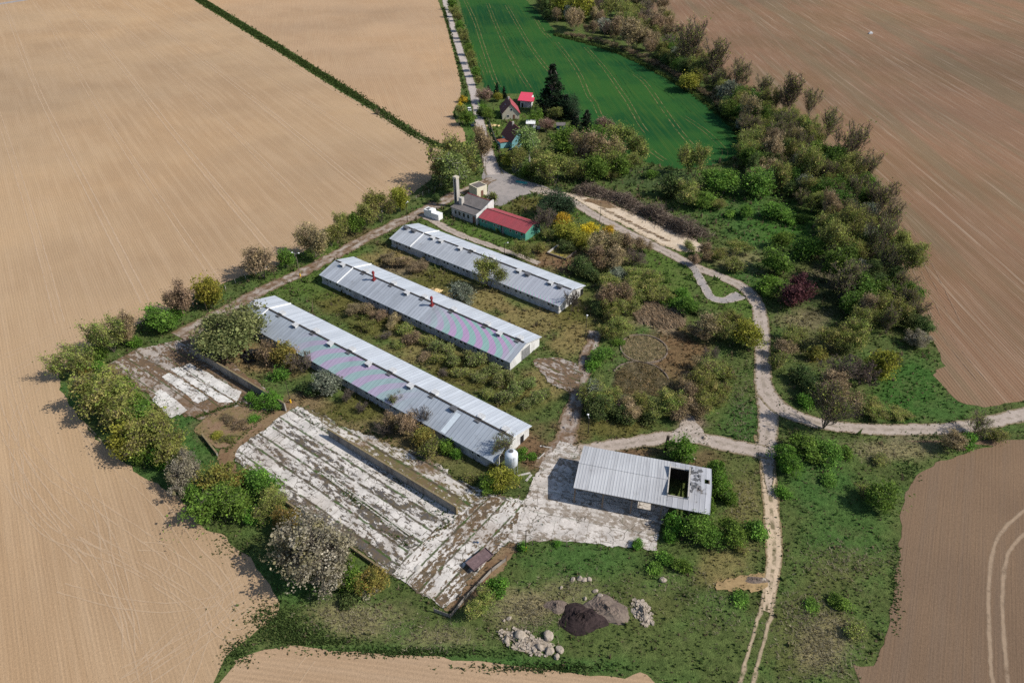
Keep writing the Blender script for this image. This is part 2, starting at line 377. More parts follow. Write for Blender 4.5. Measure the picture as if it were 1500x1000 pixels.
M['wall_gable'] = plaster('white_gable_wall', (.64, .63, .61), (.36, .34, .32), .7)
M['wall_grey'] = plaster('dirty_grey_wall', (.42, .40, .38), (.24, .22, .20), .8)
M['wall_cream'] = plaster('cream_wall', (.66, .60, .46), (.5, .45, .34), .35)
M['wall_green'] = plaster('green_painted_wall', (.10, .30, .22), (.07, .2, .15), .6)
M['wall_teal'] = plaster('teal_house_wall', (.20, .42, .45), (.16, .34, .37), .3)
M['wall_sand'] = plaster('sand_render', (.50, .45, .36), (.42, .37, .30), .35)
M['wall_conc'] = plaster('old_silage_concrete', (.30, .27, .24), (.12, .10, .09), .8, .5, (.07, .075, .04))
M['wall_top'] = blotch('mossy_wall_top', (.25, .195, .115), (.19, .15, .085), (.13, .11, .055), 1.2)
M['roof_felt'] = blotch('grey_roofing_felt', (.15, .135, .13), (.12, .11, .105), (.19, .17, .16), .5)
def flat(name, c, rough=.7, spec=.3, var=.25, sc=2.0, metal=0):
    m = Mat(name, rough, spec); n = m.noise(scale=sc, detail=5, rough=.7)
    m.b.inputs['Metallic'].default_value = metal
    return m.done(m.mix(1, c, m.ramp(n, [(.3, (1 - var,) * 3), (.7, (1 + var,) * 3)]), 'MULTIPLY'))
M['dark'] = flat('dark_opening', (.015, .016, .018), .4, .4)
M['glass'] = flat('dusty_window_pane', (.03, .035, .04), .25, .5)
M['frame'] = flat('white_window_frame', (.6, .6, .58))
M['tile_dark'] = flat('dark_red_tiles', (.125, .05, .045), .8, .2, .3, 4)
M['tile_red'] = flat('weathered_red_tiles', (.27, .085, .05), .8, .2, .35, 4)
M['tin_pink'] = flat('bright_red_tin', (.60, .05, .09), .5, .4, .08)
M['rust'] = flat('rusty_red_metal', (.22, .03, .03), .7, .3, .3)
M['white'] = flat('white_painted_metal', (.74, .74, .73), .5, .4, .1)
M['silo'] = flat('pale_silo_metal', (.62, .65, .69), .4, .5, .1, 1.2)
M['grey_metal'] = flat('grey_metal', (.32, .33, .34), .5, .5, .2)
M['vent_dark'] = flat('dark_vent_metal_and_hole_shade', (.10, .10, .105), .6, .4, .4)  # dark vents and lids, also the painted holes of the shed roof
M['vent'] = flat('pale_vent_metal', (.48, .48, .48), .6, .4, .3)
M['conc'] = flat('old_concrete', (.42, .39, .35), .9, .1, .25)
M['wood'] = flat('grey_weathered_wood', (.19, .15, .12), .9, .1, .35)
M['wood_dark'] = flat('dark_wood', (.06, .045, .035), .9, .1, .35)
M['door_brown'] = flat('brown_door', (.17, .085, .06), .8, .2, .3)
M['door_grey'] = flat('grey_door', (.20, .20, .20), .8, .2, .3)
M['rubber'] = flat('old_rubber', (.012, .012, .013), .75, .3, .3)
M['ridge'] = flat('dark_ridge_gap', (.05, .045, .04), .8, .2, .4)
M['yellow'] = flat('yellow_paint', (.70, .42, .02), .7)
M['blue'] = flat('blue_paint', (.04, .12, .28), .6)
M['navy'] = flat('dark_blue_car_paint', (.02, .03, .06), .3, .6, .05)
M['teal'] = flat('teal_cover', (.03, .22, .22), .7)
M['bin'] = flat('rusted_trailer_deck', (.15, .10, .10), .8, .3, .4, 1.5)
M['manure'] = blotch('dark_manure', (.028, .020, .020), (.05, .035, .033), (.018, .013, .013), .5)
M['spoil'] = blotch('grey_spoil_earth', (.15, .115, .095), (.19, .15, .12), (.10, .075, .065), .4)
M['rubble'] = blotch('pale_rubble', (.33, .275, .215), (.40, .34, .28), (.19, .155, .12), .8)
M['orange'] = flat('orange_crushed_brick', (.29, .20, .10), .9, .1, .3, 1)
M['gold_dry'] = flat('pale_straw_heap', (.62, .46, .24), 1, .05, .2, 2)
M['person'] = flat('white_plastic', (.8, .8, .8))
# ---------------------------------------------------------------- ground
LUSH=(.055,.118,.030); GR=(.086,.116,.036); DRY=(.25,.19,.085); MOSS=(.115,.105,.032); STRAW=(.34,.27,.16); DIRT=(.16,.10,.06); DK=(.045,.05,.025); OLV=(.115,.115,.042); LAWN=(.085,.135,.03)
BLOBS=[ # image x, y, radius x, radius y, colour, strength
 (480,372,55,22,LAWN,.9),(440,412,60,18,LAWN,.8),(520,345,40,14,DIRT,.5),(400,430,30,12,LAWN,.6),
 (500,440,45,22,MOSS,.9),(560,475,50,26,MOSS,.8),(620,510,55,28,DRY,.6),(690,545,55,28,MOSS,.9),(760,580,50,28,MOSS,.9),(800,600,30,22,GR,.6),(800,560,34,24,DRY,.6),
 (460,430,40,10,LAWN,.6),(575,385,45,22,DRY,.8),(590,395,35,14,(.2,.16,.11),.8),(640,415,50,24,MOSS,.8),(700,440,60,24,DRY,.7),(780,470,60,26,DRY,.7),(845,470,34,40,MOSS,.8),(840,500,36,26,DRY,.7),
 (690,340,40,12,LAWN,.9),(740,355,50,12,LAWN,.8),(780,365,40,10,OLV,.8),(640,325,25,10,LAWN,.6),(770,300,30,12,MOSS,.9),(835,312,30,12,LAWN,.8),
 (820,380,45,18,(.19,.115,.07),.95),(800,373,20,8,(.2,.14,.07),.9),(888,372,50,26,OLV,.8),(930,415,50,30,OLV,.9),(985,400,40,40,LAWN,.8),(965,370,30,30,LAWN,.7),
 (900,460,40,40,OLV,.8),(985,520,55,46,(.16,.10,.055),.95),(1010,560,50,40,(.17,.12,.06),.7),(1075,590,34,60,GR,.8),(1085,620,30,40,LUSH,.8),(1060,430,30,26,LAWN,.8),(1090,455,24,24,LAWN,.8),
 (390,525,70,26,(.22,.155,.08),.95),(450,590,40,20,(.21,.15,.085),.9),(540,605,70,26,MOSS,.8),(600,660,80,34,(.19,.145,.07),.9),(680,690,60,24,OLV,.8),(520,640,60,24,(.2,.155,.08),.8),
 (780,660,36,34,DIRT,.95),(840,630,30,20,DIRT,.9),(900,628,60,16,MOSS,.9),(900,662,70,10,DIRT,.95),(1010,620,22,14,(.21,.16,.12),.9),(1030,680,30,24,DIRT,.7),
 (1080,700,40,46,OLV,.6),(1095,760,30,50,DRY,.35),(1060,830,40,28,DRY,.55),
 (300,630,70,50,LUSH,.9),(120,575,40,28,LUSH,.9),(250,700,100,50,LUSH,.7),(420,850,90,40,LUSH,.8),
 (520,905,70,26,STRAW,.4),(640,940,60,22,STRAW,.3),(560,960,220,14,LUSH,.8),(800,975,200,12,LUSH,.9),(760,890,40,30,STRAW,.55),(830,870,50,26,STRAW,.3),(950,900,40,40,OLV,.5),
 (850,820,80,30,LUSH,.8),(1000,950,120,40,GR,.8),(1180,930,70,70,OLV,.5),(1210,945,40,46,STRAW,.45),(1240,780,60,60,LUSH,.7),(1230,830,60,26,OLV,.5),(1200,700,50,50,LUSH,.9),(1300,660,70,14,STRAW,.5),(1350,640,60,12,(.2,.16,.11),.6),
 (1330,570,50,50,(.045,.112,.024),.9),(1390,600,40,20,LUSH,.8),(1180,470,40,16,STRAW,.55),(1190,510,46,24,OLV,.8),(1150,560,30,80,GR,.8),(1230,430,60,60,DK,.6),(1180,230,60,60,DK,.5),(1240,330,50,60,DK,.5),
 (1110,330,50,40,LUSH,.9),(1150,330,50,30,(.05,.12,.022),.9),(1060,300,60,30,LUSH,.8),(1120,400,60,20,LUSH,.8),(1080,380,40,16,STRAW,.4),(1170,400,60,14,OLV,.6),(1220,400,30,20,(.2,.16,.12),.5),
 (960,262,70,16,(.06,.09,.035),.9),(1000,275,30,10,OLV,.7),
 (735,165,24,10,LAWN,.9),(730,190,24,14,LAWN,.9),(790,170,40,12,LAWN,.8),(735,215,16,20,LAWN,.7),(690,170,10,40,LUSH,.9),(690,215,14,30,LAWN,.8),(770,205,40,20,OLV,.8),
 (968,463,32,22,(.34,.27,.18),.95),(943,511,28,19,(.30,.25,.16),.95),(938,556,34,24,(.32,.26,.18),.95),(340,626,50,24,(.22,.155,.10),.95),(322,640,20,10,(.22,.20,.06),.8),(1080,853,34,8,(.30,.20,.10),.9),(700,275,30,14,LAWN,.7),
]
def axis(a, b, s, far, k=16):
    c = np.arange(a, b + s, s); e = np.geomspace(s * 3, far, k)
    return np.concatenate([(a - e)[::-1], c, b + e])
gx = axis(-150, 170, 1.25, 2600); gy = axis(40, 340, 1.25, 2600)
GXX, GYY = np.meshgrid(gx, gy); gV = np.stack([GXX.ravel(), GYY.ravel(), np.zeros(GXX.size)], 1)
def tone(x, y):
    x = np.asarray(x, float); y = np.asarray(y, float)
    b = y * _sp * 1 + (0 - CAM_H) * _cp; c_ = y * _cp + CAM_H * _sp; ok = c_ > 5; c_ = np.where(ok, c_, 5)
    px = 750 + CAM_F * x / c_; py = 500 - CAM_F * b / c_
    w = 1 + 9 / np.maximum(c_, 30) * 10
    wob = (np.sin(x * .55 + np.sin(y * .41) * 2) + np.sin(y * .73 + np.sin(x * .33) * 2) + np.sin(x * 1.7 + y * 1.3) * .7) / 2.7
    col = np.zeros((len(x), 3)) + np.array(GR) * (1 + .25 * wob[:, None])
    col = col * (1 - .35 * (wob > .35)[:, None]) + np.array(LUSH) * .35 * (wob > .35)[:, None]
    for (bx, by, rx, ry, c, s) in BLOBS:
        d = np.sqrt(((px - bx) / rx) ** 2 + ((py - by) / ry) ** 2) + .28 * wob
        k = s * np.clip((1.25 - d) / .6, 0, 1) * ok
        col = col * (1 - k[:, None]) + np.array(c) * k[:, None]
    return col
nx, ny = len(gx), len(gy); I = np.arange(nx * ny).reshape(ny, nx)
gF = np.stack([I[:-1, :-1].ravel(), I[:-1, 1:].ravel(), I[1:, 1:].ravel(), I[1:, :-1].ravel()], 1)
o = link(bpy.data.objects.new('ground', np_mesh('ground', gV, gF, [M['ground']], tone(gV[:, 0], gV[:, 1])))); tag(o, kind='structure')

def mixed(pts):
    return [Vector((p[1], p[2], 0)) if p[0] == 'w' else at(p[0], p[1]) for p in pts]
def field(name, pts, mat, rag=.45):
    P = mixed(pts); return sheet(name, [(p.x, p.y) for p in P], mat, rag, 1.2, curve=True, world=True)
def mixed_sharp(name, pts, mat, rag=.45):
    P = mixed(pts); return sheet(name, [(p.x, p.y) for p in P], mat, rag, 1.2, curve=False, world=True)
mixed_sharp('stubble_field', [('w',-740,1240),(283,0),(400,72),(520,148),(600,197),(632,215),(652,224),(648,242),(634,260),(604,284),(570,297),(545,311),(505,334),(450,364),(400,393),(345,408),(292,428),(252,452),(215,468),(150,500),(106,532),(86,548),(90,570),(112,604),(140,642),(200,692),(256,724),(267,733),(296,770),(332,786),(360,811),(397,858),(411,884),(396,908),(362,934),(330,962),(316,985),(308,1000),('w',-66,30),('w',-400,-300),('w',-1400,200),('w',-1400,1240)], M['tan'], .4)
mixed_sharp('upper_field', [(303,0),(420,71),(530,141),(620,199),(641,209),(662,213),(684,206),(680,190),(668,178),(663,165),(672,150),(676,130),(672,108),(665,80),(656,45),(647,15),(641,0),('w',-100,900),('w',-560,1140)], M['tan2'], .4)
field('lower_field', [(322,1002),(346,966),(400,950),(440,946),(500,953),(600,960),(700,968),(800,981),(900,991),(960,1001),('w',24,36),('w',-10,5),('w',-60,20)], M['tan3'], .25)
mixed_sharp('wheat_field', [(672,0),(683,40),(695,80),(706,118),(712,136),(735,137),(760,138),(790,148),(815,162),(850,180),(885,205),(920,225),(945,238),(985,248),(1040,243),(1068,234),(1084,222),(1087,210),(1078,196),(1062,172),(1030,148),(1000,128),(950,100),(905,76),(868,64),(835,58),(815,50),(800,30),(782,12),(770,0),('w',40,800),('w',-90,800)], M['wheat'], .7)
mixed_sharp('brown_field', [(945,0),(985,60),(1040,110),(1100,150),(1160,190),(1215,235),(1262,280),(1292,330),(1312,380),(1337,430),(1357,480),(1377,520),(1382,536),(1367,549),(1390,575),(1406,590),(1440,596),(1500,586),('w',160,118),('w',900,60),('w',1200,1200),('w',300,1300)], M['brown'], .5)
field('lower_brown_field', [(1502,645),(1455,652),(1400,668),(1355,688),(1332,712),(1322,750),(1316,820),(1303,910),(1280,975),(1262,1002),('w',62,20),('w',300,-40),('w',420,100)], M['brown2'], .35)
# the field margin between the two upper fields is left as ground; a lane at the far left corner
ribbon('far_road', [(-60,14),(0,6),(60,-4),(120,-14)], 7, M['asphalt'], .3)

# tramlines and tyre tracks
def track(pts, w=.5, gap=1.9, mat='track', world=False, rag=.12):
    ribbon('tyre_tracks', pts, w, M[mat], rag, 1.2, (-gap / 2, gap / 2), world=world, keep=False, zf=track_z)
A0 = at(92, 200); dA = Vector((math.cos(R_(-55.3)), math.sin(R_(-55.3)), 0)); nA = Vector((-dA.y, dA.x, 0))
ends = {-2:(96,420),-1:(150,455),0:(222,440),1:(290,418),2:(330,383),3:(392,343),4:(455,305),5:(548,286),6:(625,246)}
for k, e in ends.items():
    E = at(*e); p = A0 + nA * (k * 20.3); t = (E - p).dot(dA)
    q = [p + dA * s for s in np.arange(-360, t, 30)] + [p + dA * t]
    q = [v + nA * (1.5 * math.sin(v.length * .011 + k)) for v in q]
    track([(v.x, v.y) for v in q], .5 if k % 2 else .7, 2.0, world=True)
for pts in ([(655,232),(600,272),(540,298),(480,330),(400,372),(330,395),(250,430),(150,478),(60,520),(0,560)],
            [(640,228),(560,285),(470,325),(380,372),(290,405),(180,448),(60,500),(0,525)],
            [(0,560),(20,620),(70,690),(150,745),(230,800),(300,850),(345,900)],
            [(-5,600),(40,690),(110,770),(190,820),(260,865),(300,905),(290,960),(270,1010)],
            [(20,560),(52,640),(105,705),(160,790),(185,880),(205,960),(215,1010)],
            [(5,690),(60,770),(120,800),(200,832),(270,880)],
            [(345,845),(300,890),(250,930),(200,985)],
            [(110,612),(170,680),(235,740),(280,800),(322,845),(335,880),(310,915),(250,950),(180,985)],
            [(130,700),(150,760),(160,830),(185,900),(190,960)],
            [(28,655),(30,720),(60,760),(120,820)],
            [(205,800),(245,805),(255,830),(240,850)],
            [(355,850),(322,872),(310,905),(335,930),(360,925)],
            [(375,880),(340,895),(330,915)],
            [(10,640),(75,740),(150,850),(200,950)],
            [(60,560),(30,600),(20,650),(40,740)],
            [(90,860),(160,880),(240,890),(320,880)],
            [(180,1000),(260,940),(345,870)],[(210,1000),(290,945),(365,885)],
            [(430,1000),(455,965)],[(640,205),(668,195),(676,170),(672,140),(652,60)],[(650,175),(648,120),(636,40),(632,0)]):
    track(pts, .36, 1.7, 'track_faint', rag=.1)
WT = ([(681,0),(695,30),(705,60),(715,90),(724,115),(731,128)],[(714,5),(728,40),(744,75),(760,105),(776,130)],[(742,8),(760,40),(778,70),(795,93),(808,108)],[(785,28),(795,45),(805,56)],
 [(815,62),(835,88),(850,112),(862,140),(870,150),(880,172)],[(858,70),(885,100),(905,128),(920,150),(938,182),(948,195)],[(930,110),(945,122),(965,150),(990,185),(1012,212)],[(945,213),(960,226),(975,236)],[(1000,170),(1030,190),(1052,210),(1062,222),(1058,232),(1040,236)],[(700,80),(712,110)])
for i, pts in enumerate(WT): track(pts, .7 if i < 8 else .4, 2.1, 'track_wheat')
for pts in ([(800,52),(830,85)],[(855,68),(880,96)],[(890,80),(930,108),(970,130),(1010,165)],[(700,0),(730,40),(760,80)],[(735,30),(765,75),(790,100)],[(905,110),(930,150)]):
    track(pts, .4, 2.1, 'track_wheat_dark')
for pts in ([(1455,1010),(1450,950),(1448,880),(1452,820),(1466,780),(1500,748),(1540,725)],): ribbon('tyre_tracks', pts, .95, M['track_dark'], .12, 1.0, keep=False)
for pts in ([(1478,1010),(1471,940),(1468,870),(1474,820),(1490,792),(1530,760)],): ribbon('tyre_tracks', pts, .95, M['track_dark'], .12, 1.0, keep=False)
for pts in ([(1060,60),(1075,85),(1082,105),(1090,120)],[(1310,370),(1330,410),(1350,450),(1362,480)],[(1318,330),(1345,400),(1375,470),(1400,510),(1440,560)],[(1100,120),(1200,190),(1290,270),(1340,350),(1400,470)]): track(pts, .4, 2.2, 'track_brown')

# ---- yards, lanes and tracks
sheet('asphalt_yard', [(712,243),(722,232),(733,245),(748,256),(775,266),(805,276),(800,284),(775,284),(752,292),(740,300),(728,302),(718,296),(712,285),(716,268),(706,262)], M['asph_flat'], .3)
ribbon('paved_lane', [(648,-30,5),(652,0,5),(662,38,4.8),(675,78,4.6),(687,113,4.4),(697,150,4.4),(703,180,4.6),(711,212,5),(718,238,6),(724,256,7)], 4.5, M['lane'], .25)
ribbon('sand_strip', [(795,280,5),(830,288,6),(868,298,8),(905,314,9),(945,333,10),(985,350,11),(1012,360,10),(1030,362,5)], 9, M['sand'], .7)
ribbon('dirt_track', [(1122,640,5),(1124,680,3.2),(1129,740,3.1),(1134,800,3.0),(1130,850,2.5),(1122,895,1.6)], 3.4, M['ruts'], .15)
ribbon('gravel_road', [(780,277,5),(815,284,4.5),(840,296,4.2),(865,312,4.2),(900,331,4.2),(940,351,4.2),(980,371,4.2),(1020,391,4),(1060,407,4),(1090,422,4.4),(1108,444,4.2),(1116,480,3.9),(1117,520,3.8),(1118,555,4.0),(1124,585,5.2),(1126,620,4.4),(1123,655,4.0),(1125,690,2.4),(1127,725,.8)], 4.4, M['gravel'], .2)
ribbon('gravel_road', [(1122,575,5),(1142,597,5),(1180,614,3.9),(1230,625,3.6),(1300,629,3.6),(1380,628,3.6),(1440,620,3.7),(1500,607,4.0),(1600,585,4.4)], 4.4, M['gravel'], .2)
ribbon('dirt_track', [(1127,865),(1121,900),(1113,930),(1103,965),(1092,1005)], 0.8, M['rut_soft'], .2, .8, (-.85, .85), keep=False)
ribbon('dirt_track', [(1128,662,4),(1090,657,4.5),(1055,649,4.2),(1020,641,4),(985,641,3.6),(940,646,3.6),(890,653,3.6),(850,660,4),(815,668,4)], 4, M['gravel'], .4)
sheet('gravel_patch', [(1003,605),(1020,615),(1028,632),(1045,645),(1010,648),(985,640),(995,625)], M['gravel_flat'], .6)
ribbon('side_track', [(1010,384,2.6),(1022,402,2.5),(1032,422,2.5),(1044,437,2.8),(1062,440,2.8),(1085,432,4)], 3, M['asphalt'], .3)
ribbon('access_lane', [(722,262,4),(700,272,4),(668,285,5),(640,300,6),(604,318,5),(575,330,5),(530,353,4.6),(480,380,4.6),(430,405,4.6),(385,425,4.8),(340,450,5),(300,475,7),(265,495,9)], 5, M['mud_lane'], .5)
ribbon('barn_path', [(618,314,3),(640,326,3),(668,342,3),(710,357,2.6),(750,371,2.4),(790,386,2.2)], 2.6, M['gravel'], .3)
ribbon('yard_lane', [(872,485,3.6),(866,510,3.6),(855,545,3.6),(845,580,3.8),(836,615,4),(826,650,5),(810,690,8)], 4, M['mud_lane'], .5)
sheet('cracked_slab', [(782,528),(812,524),(842,532),(852,550),(843,572),(815,566),(795,548)], M['slab_dirty'], .5)
sheet('old_dirt_yard', [(152,543),(185,520),(230,505),(275,496),(300,495),(350,540),(412,592),(398,604),(350,600),(300,612),(262,608),(225,585),(190,565)], M['slab_dirty'], .6, key='yards')
sheet('dirt_yard_edge', [(412,590),(432,592),(380,640),(345,672),(350,690),(330,690),(322,660),(360,630),(395,604)], M['dirt'], .5, key='yards')
sheet('mossy_slab', [(436,592),(470,606),(520,632),(600,660),(668,702),(718,722),(760,730),(700,760),(660,760),(560,700),(470,640)], M['slab_mossy'], .8, curve=False, key='yards')
sheet('silage_slab', [(436,594),(462,610),(482,634),(575,694),(670,752),(718,724),(760,732),(790,745),(776,790),(742,800),(722,812),(700,842),(668,880),(648,893),(622,872),(572,838),(480,774),(385,706),(345,676),(350,655),(385,632),(412,610)], M['slab'], .35, curve=False, key='yards')
sheet('slab_corner', [(606,800),(640,775),(670,756),(720,727),(788,746),(774,790),(742,799),(722,811),(699,841),(667,878),(648,891),(624,871),(578,838)], M['slab_corner'], .4, curve=False, key='yards')
sheet('concrete_yard', [(782,700),(800,672),(822,645),(845,655),(856,672),(900,690),(960,720),(980,745),(968,775),(962,806),(925,803),(880,797),(820,792),(778,792),(755,800),(742,790),(765,745)], M['yard'], .4, curve=False, key='yards')
sheet('rubble_patch', [(690,848),(716,820),(745,796),(760,802),(742,822),(705,868),(668,892),(650,894),(672,872)], M['dirt'], .5, key='yards')
# white slab strips of the small silage pit (concrete shows between dark joints)
for i, (a, b, c, d) in enumerate([((262,539),(279,533),(352,574),(346,588)), ((249,541),(259,538),(342,588),(322,590)), ((236,552),(247,546),(308,583),(290,592)), ((226,576),(236,570),(276,601),(262,610)), ((222,586),(228,579),(262,608),(252,612))]):
    sheet('pit_slab', [a, b, c, d], M['slab_small'], .25, curve=False, key='yards')
sheet('overgrown_bed', [(288,628),(312,605),(350,596),(392,604),(372,632),(338,655),(312,655),(296,642)], M['bed'], .5, key='beds')
sheet('orange_ground', [(1040,856),(1065,848),(1095,842),(1118,840),(1120,858),(1095,866),(1062,864)], M['orange'], .6, key='beds')
# wheel ruts pressed into the sand strip (short cross bars)
B = MB()
for i in range(40):
    t = i / 39; x = 882 + 96 * t + random.uniform(-.8, .8); y = 304.5 + 48 * t + random.uniform(-.8, .8); l = random.uniform(.7, 1.35)
    a, b = at(x - 5.0 * l, y + .6 * l), at(x + 4.2 * l, y + 1.2 * l); d = (b - a).normalized(); w = Vector((-d.y, d.x, 0)) * random.uniform(.10, .2); z = ZL[0] + .006 + .0007 * i
    B.add([(v.x, v.y, z) for v in (a - w, b - w, b + w, a + w)], [(0, 1, 2, 3)])
tag(B.build('sand_ruts', M['dirt']), kind='structure'); ZL[0] += .036
# ---------------------------------------------------------------- buildings
def local(root_loc, az, px, py, z):
    v = at(px, py, z) - Vector((root_loc[0], root_loc[1], 0)); c, s = math.cos(az), math.sin(az)
    return v.x * c + v.y * s, -v.x * s + v.y * c
def set_slots(o, fn):
    for p in o.data.polygons: p.material_index = fn(p)
def wall_window(root, x0, x1, y, z0, z1, d=.06, fmat='frame', gmat='glass', axis='x', parts=True):
    """framed window standing 6 cm proud of the wall plane"""
    f = MB(); t = .09
    if axis == 'x':
        s = -1 if d > 0 else 1
        ya, yb = sorted((y, y - d))
        f.box(x0, x1, ya, yb, z0, z0 + t).box(x0, x1, ya, yb, z1 - t, z1).box(x0, x0 + t, ya, yb, z0 + t, z1 - t).box(x1 - t, x1, ya, yb, z0 + t, z1 - t)
        o = f.build('window', M[fmat], root); yy = sorted((y, y - d * .5))
        MB().box(x0 + t, x1 - t, yy[0], yy[1], z0 + t, z1 - t).build('pane', M[gmat], o)
    else:
        xa, xb = sorted((y, y + d))
        f.box(xa, xb, x0, x1, z0, z0 + t).box(xa, xb, x0, x1, z1 - t, z1).box(xa, xb, x0, x0 + t, z0 + t, z1 - t).box(xa, xb, x1 - t, x1, z0 + t, z1 - t)
        o = f.build('window', M[fmat], root); xx = sorted((y, y + d * .5))
        MB().box(xx[0], xx[1], x0 + t, x1 - t, z0 + t, z1 - t).build('pane', M[gmat], o)
    return o
BW = 13.0; HE, HR = 2.72, 4.58
def barn(org, L, az, rmat, label, vents, parapet_x, dome=False):
    r = thing('barn', (org[0], org[1], 0), az, label, 'barn', 'long metal-roofed barns'); W = BW
    i = .45                                        # eaves overhang
    # walls: one shell with gables
    w = MB(); we = HE - .10
    prof = [(i, 0), (W - i, 0), (W - i, we), (W / 2, HR - .22), (i, we)]
    w.prism(prof, i, L - i)
    for k in range(int(L / 6)):                     # piers along the shaded long wall
        x = 1.2 + k * 6.0
        if x < L - 1: w.box(x, x + .35, i - .12, i, 0, we - .05)
    w.box(.3, L - .3, i - .16, i - .002, 0, .45)    # plinth
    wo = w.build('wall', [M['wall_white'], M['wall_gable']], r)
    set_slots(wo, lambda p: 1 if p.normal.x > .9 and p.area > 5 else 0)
    # roof: two ribbed slopes with a thickness
    ro = MB(); T = .10
    ro.slab([(0, 0, HE), (L, 0, HE), (L, W / 2 - .02, HR), (0, W / 2 - .02, HR)], T)
    ro.slab([(0, W / 2 + .02, HR), (L, W / 2 + .02, HR), (L, W, HE), (0, W, HE)], T)
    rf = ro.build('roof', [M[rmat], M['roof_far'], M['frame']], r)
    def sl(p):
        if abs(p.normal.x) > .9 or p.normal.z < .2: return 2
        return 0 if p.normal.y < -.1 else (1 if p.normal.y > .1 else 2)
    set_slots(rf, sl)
    rd = MB(); x = .3                               # dark open ridge slot cap, in lengths
    while x < L - 1:
        l = min(random.uniform(4, 7), L - .4 - x); rd.box(x, x + l - .15, W / 2 - .30, W / 2 + .12, HR - .10, HR + .10); x += l
    rd.build('ridge_cap', M['ridge'], rf)
    px_ = parapet_x; pp = MB()
    for y0, y1, z0, z1 in ((-.05, W / 2 - .1, HE, HR), (W / 2 + .1, W + .05, HR, HE)):
        pp.add([(px_ + dx, y, z + dz) for dx in (-.11, .11) for (y, z) in ((y0, z0), (y1, z1)) for dz in (-.05, .24)],
               [(0, 1, 3, 2), (4, 6, 7, 5), (1, 5, 7, 3), (0, 4, 5, 1), (2, 3, 7, 6), (0, 2, 6, 4)])
    pp.build('firewall', M['white'], rf)
    for (vx, vy, kind) in vents:
        z = HR + .02
        if kind == 'chimney':
            s = 1 if vy >= W / 2 else -1; zz = HR - abs(vy - W / 2) * (HR - HE) / (W / 2) - .1
            c = MB().tube((vx, vy, zz), (vx, vy, zz + 2.1), .27, .27, 10).lathe([(.40, zz + 2.1), (.44, zz + 2.2), (.30, zz + 2.75), (.12, zz + 2.8)], 10, (vx, vy))
            c.box(vx - .5, vx + .5, vy - .5, vy + .5, zz - .1, zz + .35)
            c.build('chimney', M['rust'], rf); continue
        s = 1 if kind in ('far', 'farrust') else -1; zz = HR - .25
        v = MB(); y0 = W / 2 + .18 if s > 0 else W / 2 - 1.35; y1 = y0 + 1.17
        v.box(vx - .62, vx + .62, y0, y1, zz - .25, zz + .50)
        v.box(vx - .74, vx + .74, y0 - .10, y1 + .10, zz + .52, zz + .62)
        vo = v.build('roof_vent', M['vent'] if kind != 'open' else M['vent_dark'], rf)
        h = MB()
        h.box(vx - .5, vx + .5, y0 - .06, y0 - .01, zz - .1, zz + .45) if s > 0 else h.box(vx - .5, vx + .5, y0 - .06, y0 - .01, zz - .05, zz + .45)
        if s > 0: h.box(vx - .62, vx + .62, W / 2 - .95, W / 2 - .32, zz - .18, zz + .22)
        h.build('opening', M['vent_dark'], vo)
    # windows, pairs of small openings on the shaded long wall
    n = 0; x = 2.2
    while x < L - 3 and n < 60:
        if random.random() < .9:
            for dx in (0, 1.35):
                wall_window(r, x + dx, x + dx + 1.0, i, 1.35, 2.2, gmat='glass' if random.random() < .6 else 'dark'); n += 1
        x += 4.0 if n % 3 else 3.4
    return r
def vloc(org, az, lst):
    out = []
    for px, py, k in lst:
        x, y = local(org, az, px, py, HR + .2); out.append((x, BW / 2 - .9 if k == 'chimney' else y, k))
    return out
OA, OB, OC = (-71.5, 144.6), (-54.3, 165.8), (-37.7, 187.5)
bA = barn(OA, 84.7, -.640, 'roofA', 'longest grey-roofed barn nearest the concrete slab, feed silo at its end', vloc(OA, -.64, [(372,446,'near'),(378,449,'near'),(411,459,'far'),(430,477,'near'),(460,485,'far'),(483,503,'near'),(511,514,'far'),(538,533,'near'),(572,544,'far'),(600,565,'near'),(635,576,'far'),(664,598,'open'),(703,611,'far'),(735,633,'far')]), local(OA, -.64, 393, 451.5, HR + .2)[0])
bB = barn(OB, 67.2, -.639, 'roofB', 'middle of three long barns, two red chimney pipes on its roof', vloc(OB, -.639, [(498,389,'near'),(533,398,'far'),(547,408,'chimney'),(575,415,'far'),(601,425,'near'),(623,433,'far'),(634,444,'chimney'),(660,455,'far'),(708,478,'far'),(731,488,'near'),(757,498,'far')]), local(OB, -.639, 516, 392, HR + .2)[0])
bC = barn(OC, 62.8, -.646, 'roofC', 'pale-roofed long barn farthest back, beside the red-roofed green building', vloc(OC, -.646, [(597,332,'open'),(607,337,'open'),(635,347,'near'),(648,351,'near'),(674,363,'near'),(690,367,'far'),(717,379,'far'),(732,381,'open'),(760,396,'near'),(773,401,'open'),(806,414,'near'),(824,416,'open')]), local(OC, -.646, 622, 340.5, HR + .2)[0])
# gable doors and torn skirting
def gable_door(b, L, y0, y1, z1, mat, name='door'):
    d = MB().box(L - .45 + .003, L - .37, y0, y1, .05, z1).box(L - .45 + .003, L - .33, y0 - .12, y0 - .002, .05, z1 + .1).box(L - .45 + .003, L - .33, y1 + .002, y1 + .12, .05, z1 + .1)
    return d.build(name, M[mat], b)
gable_door(bB, 67.2, 5.2, 8.2, 2.9, 'door_grey')
gable_door(bC, 62.8, 11.2, 12.2, 2.1, 'dark'); gable_door(bC, 62.8, 5.6, 7.2, 2.3, 'white')
gable_door(bA, 84.7, 2.6, 4.9, 2.2, 'dark'); gable_door(bA, 84.7, 9.6, 10.4, 2.0, 'dark')
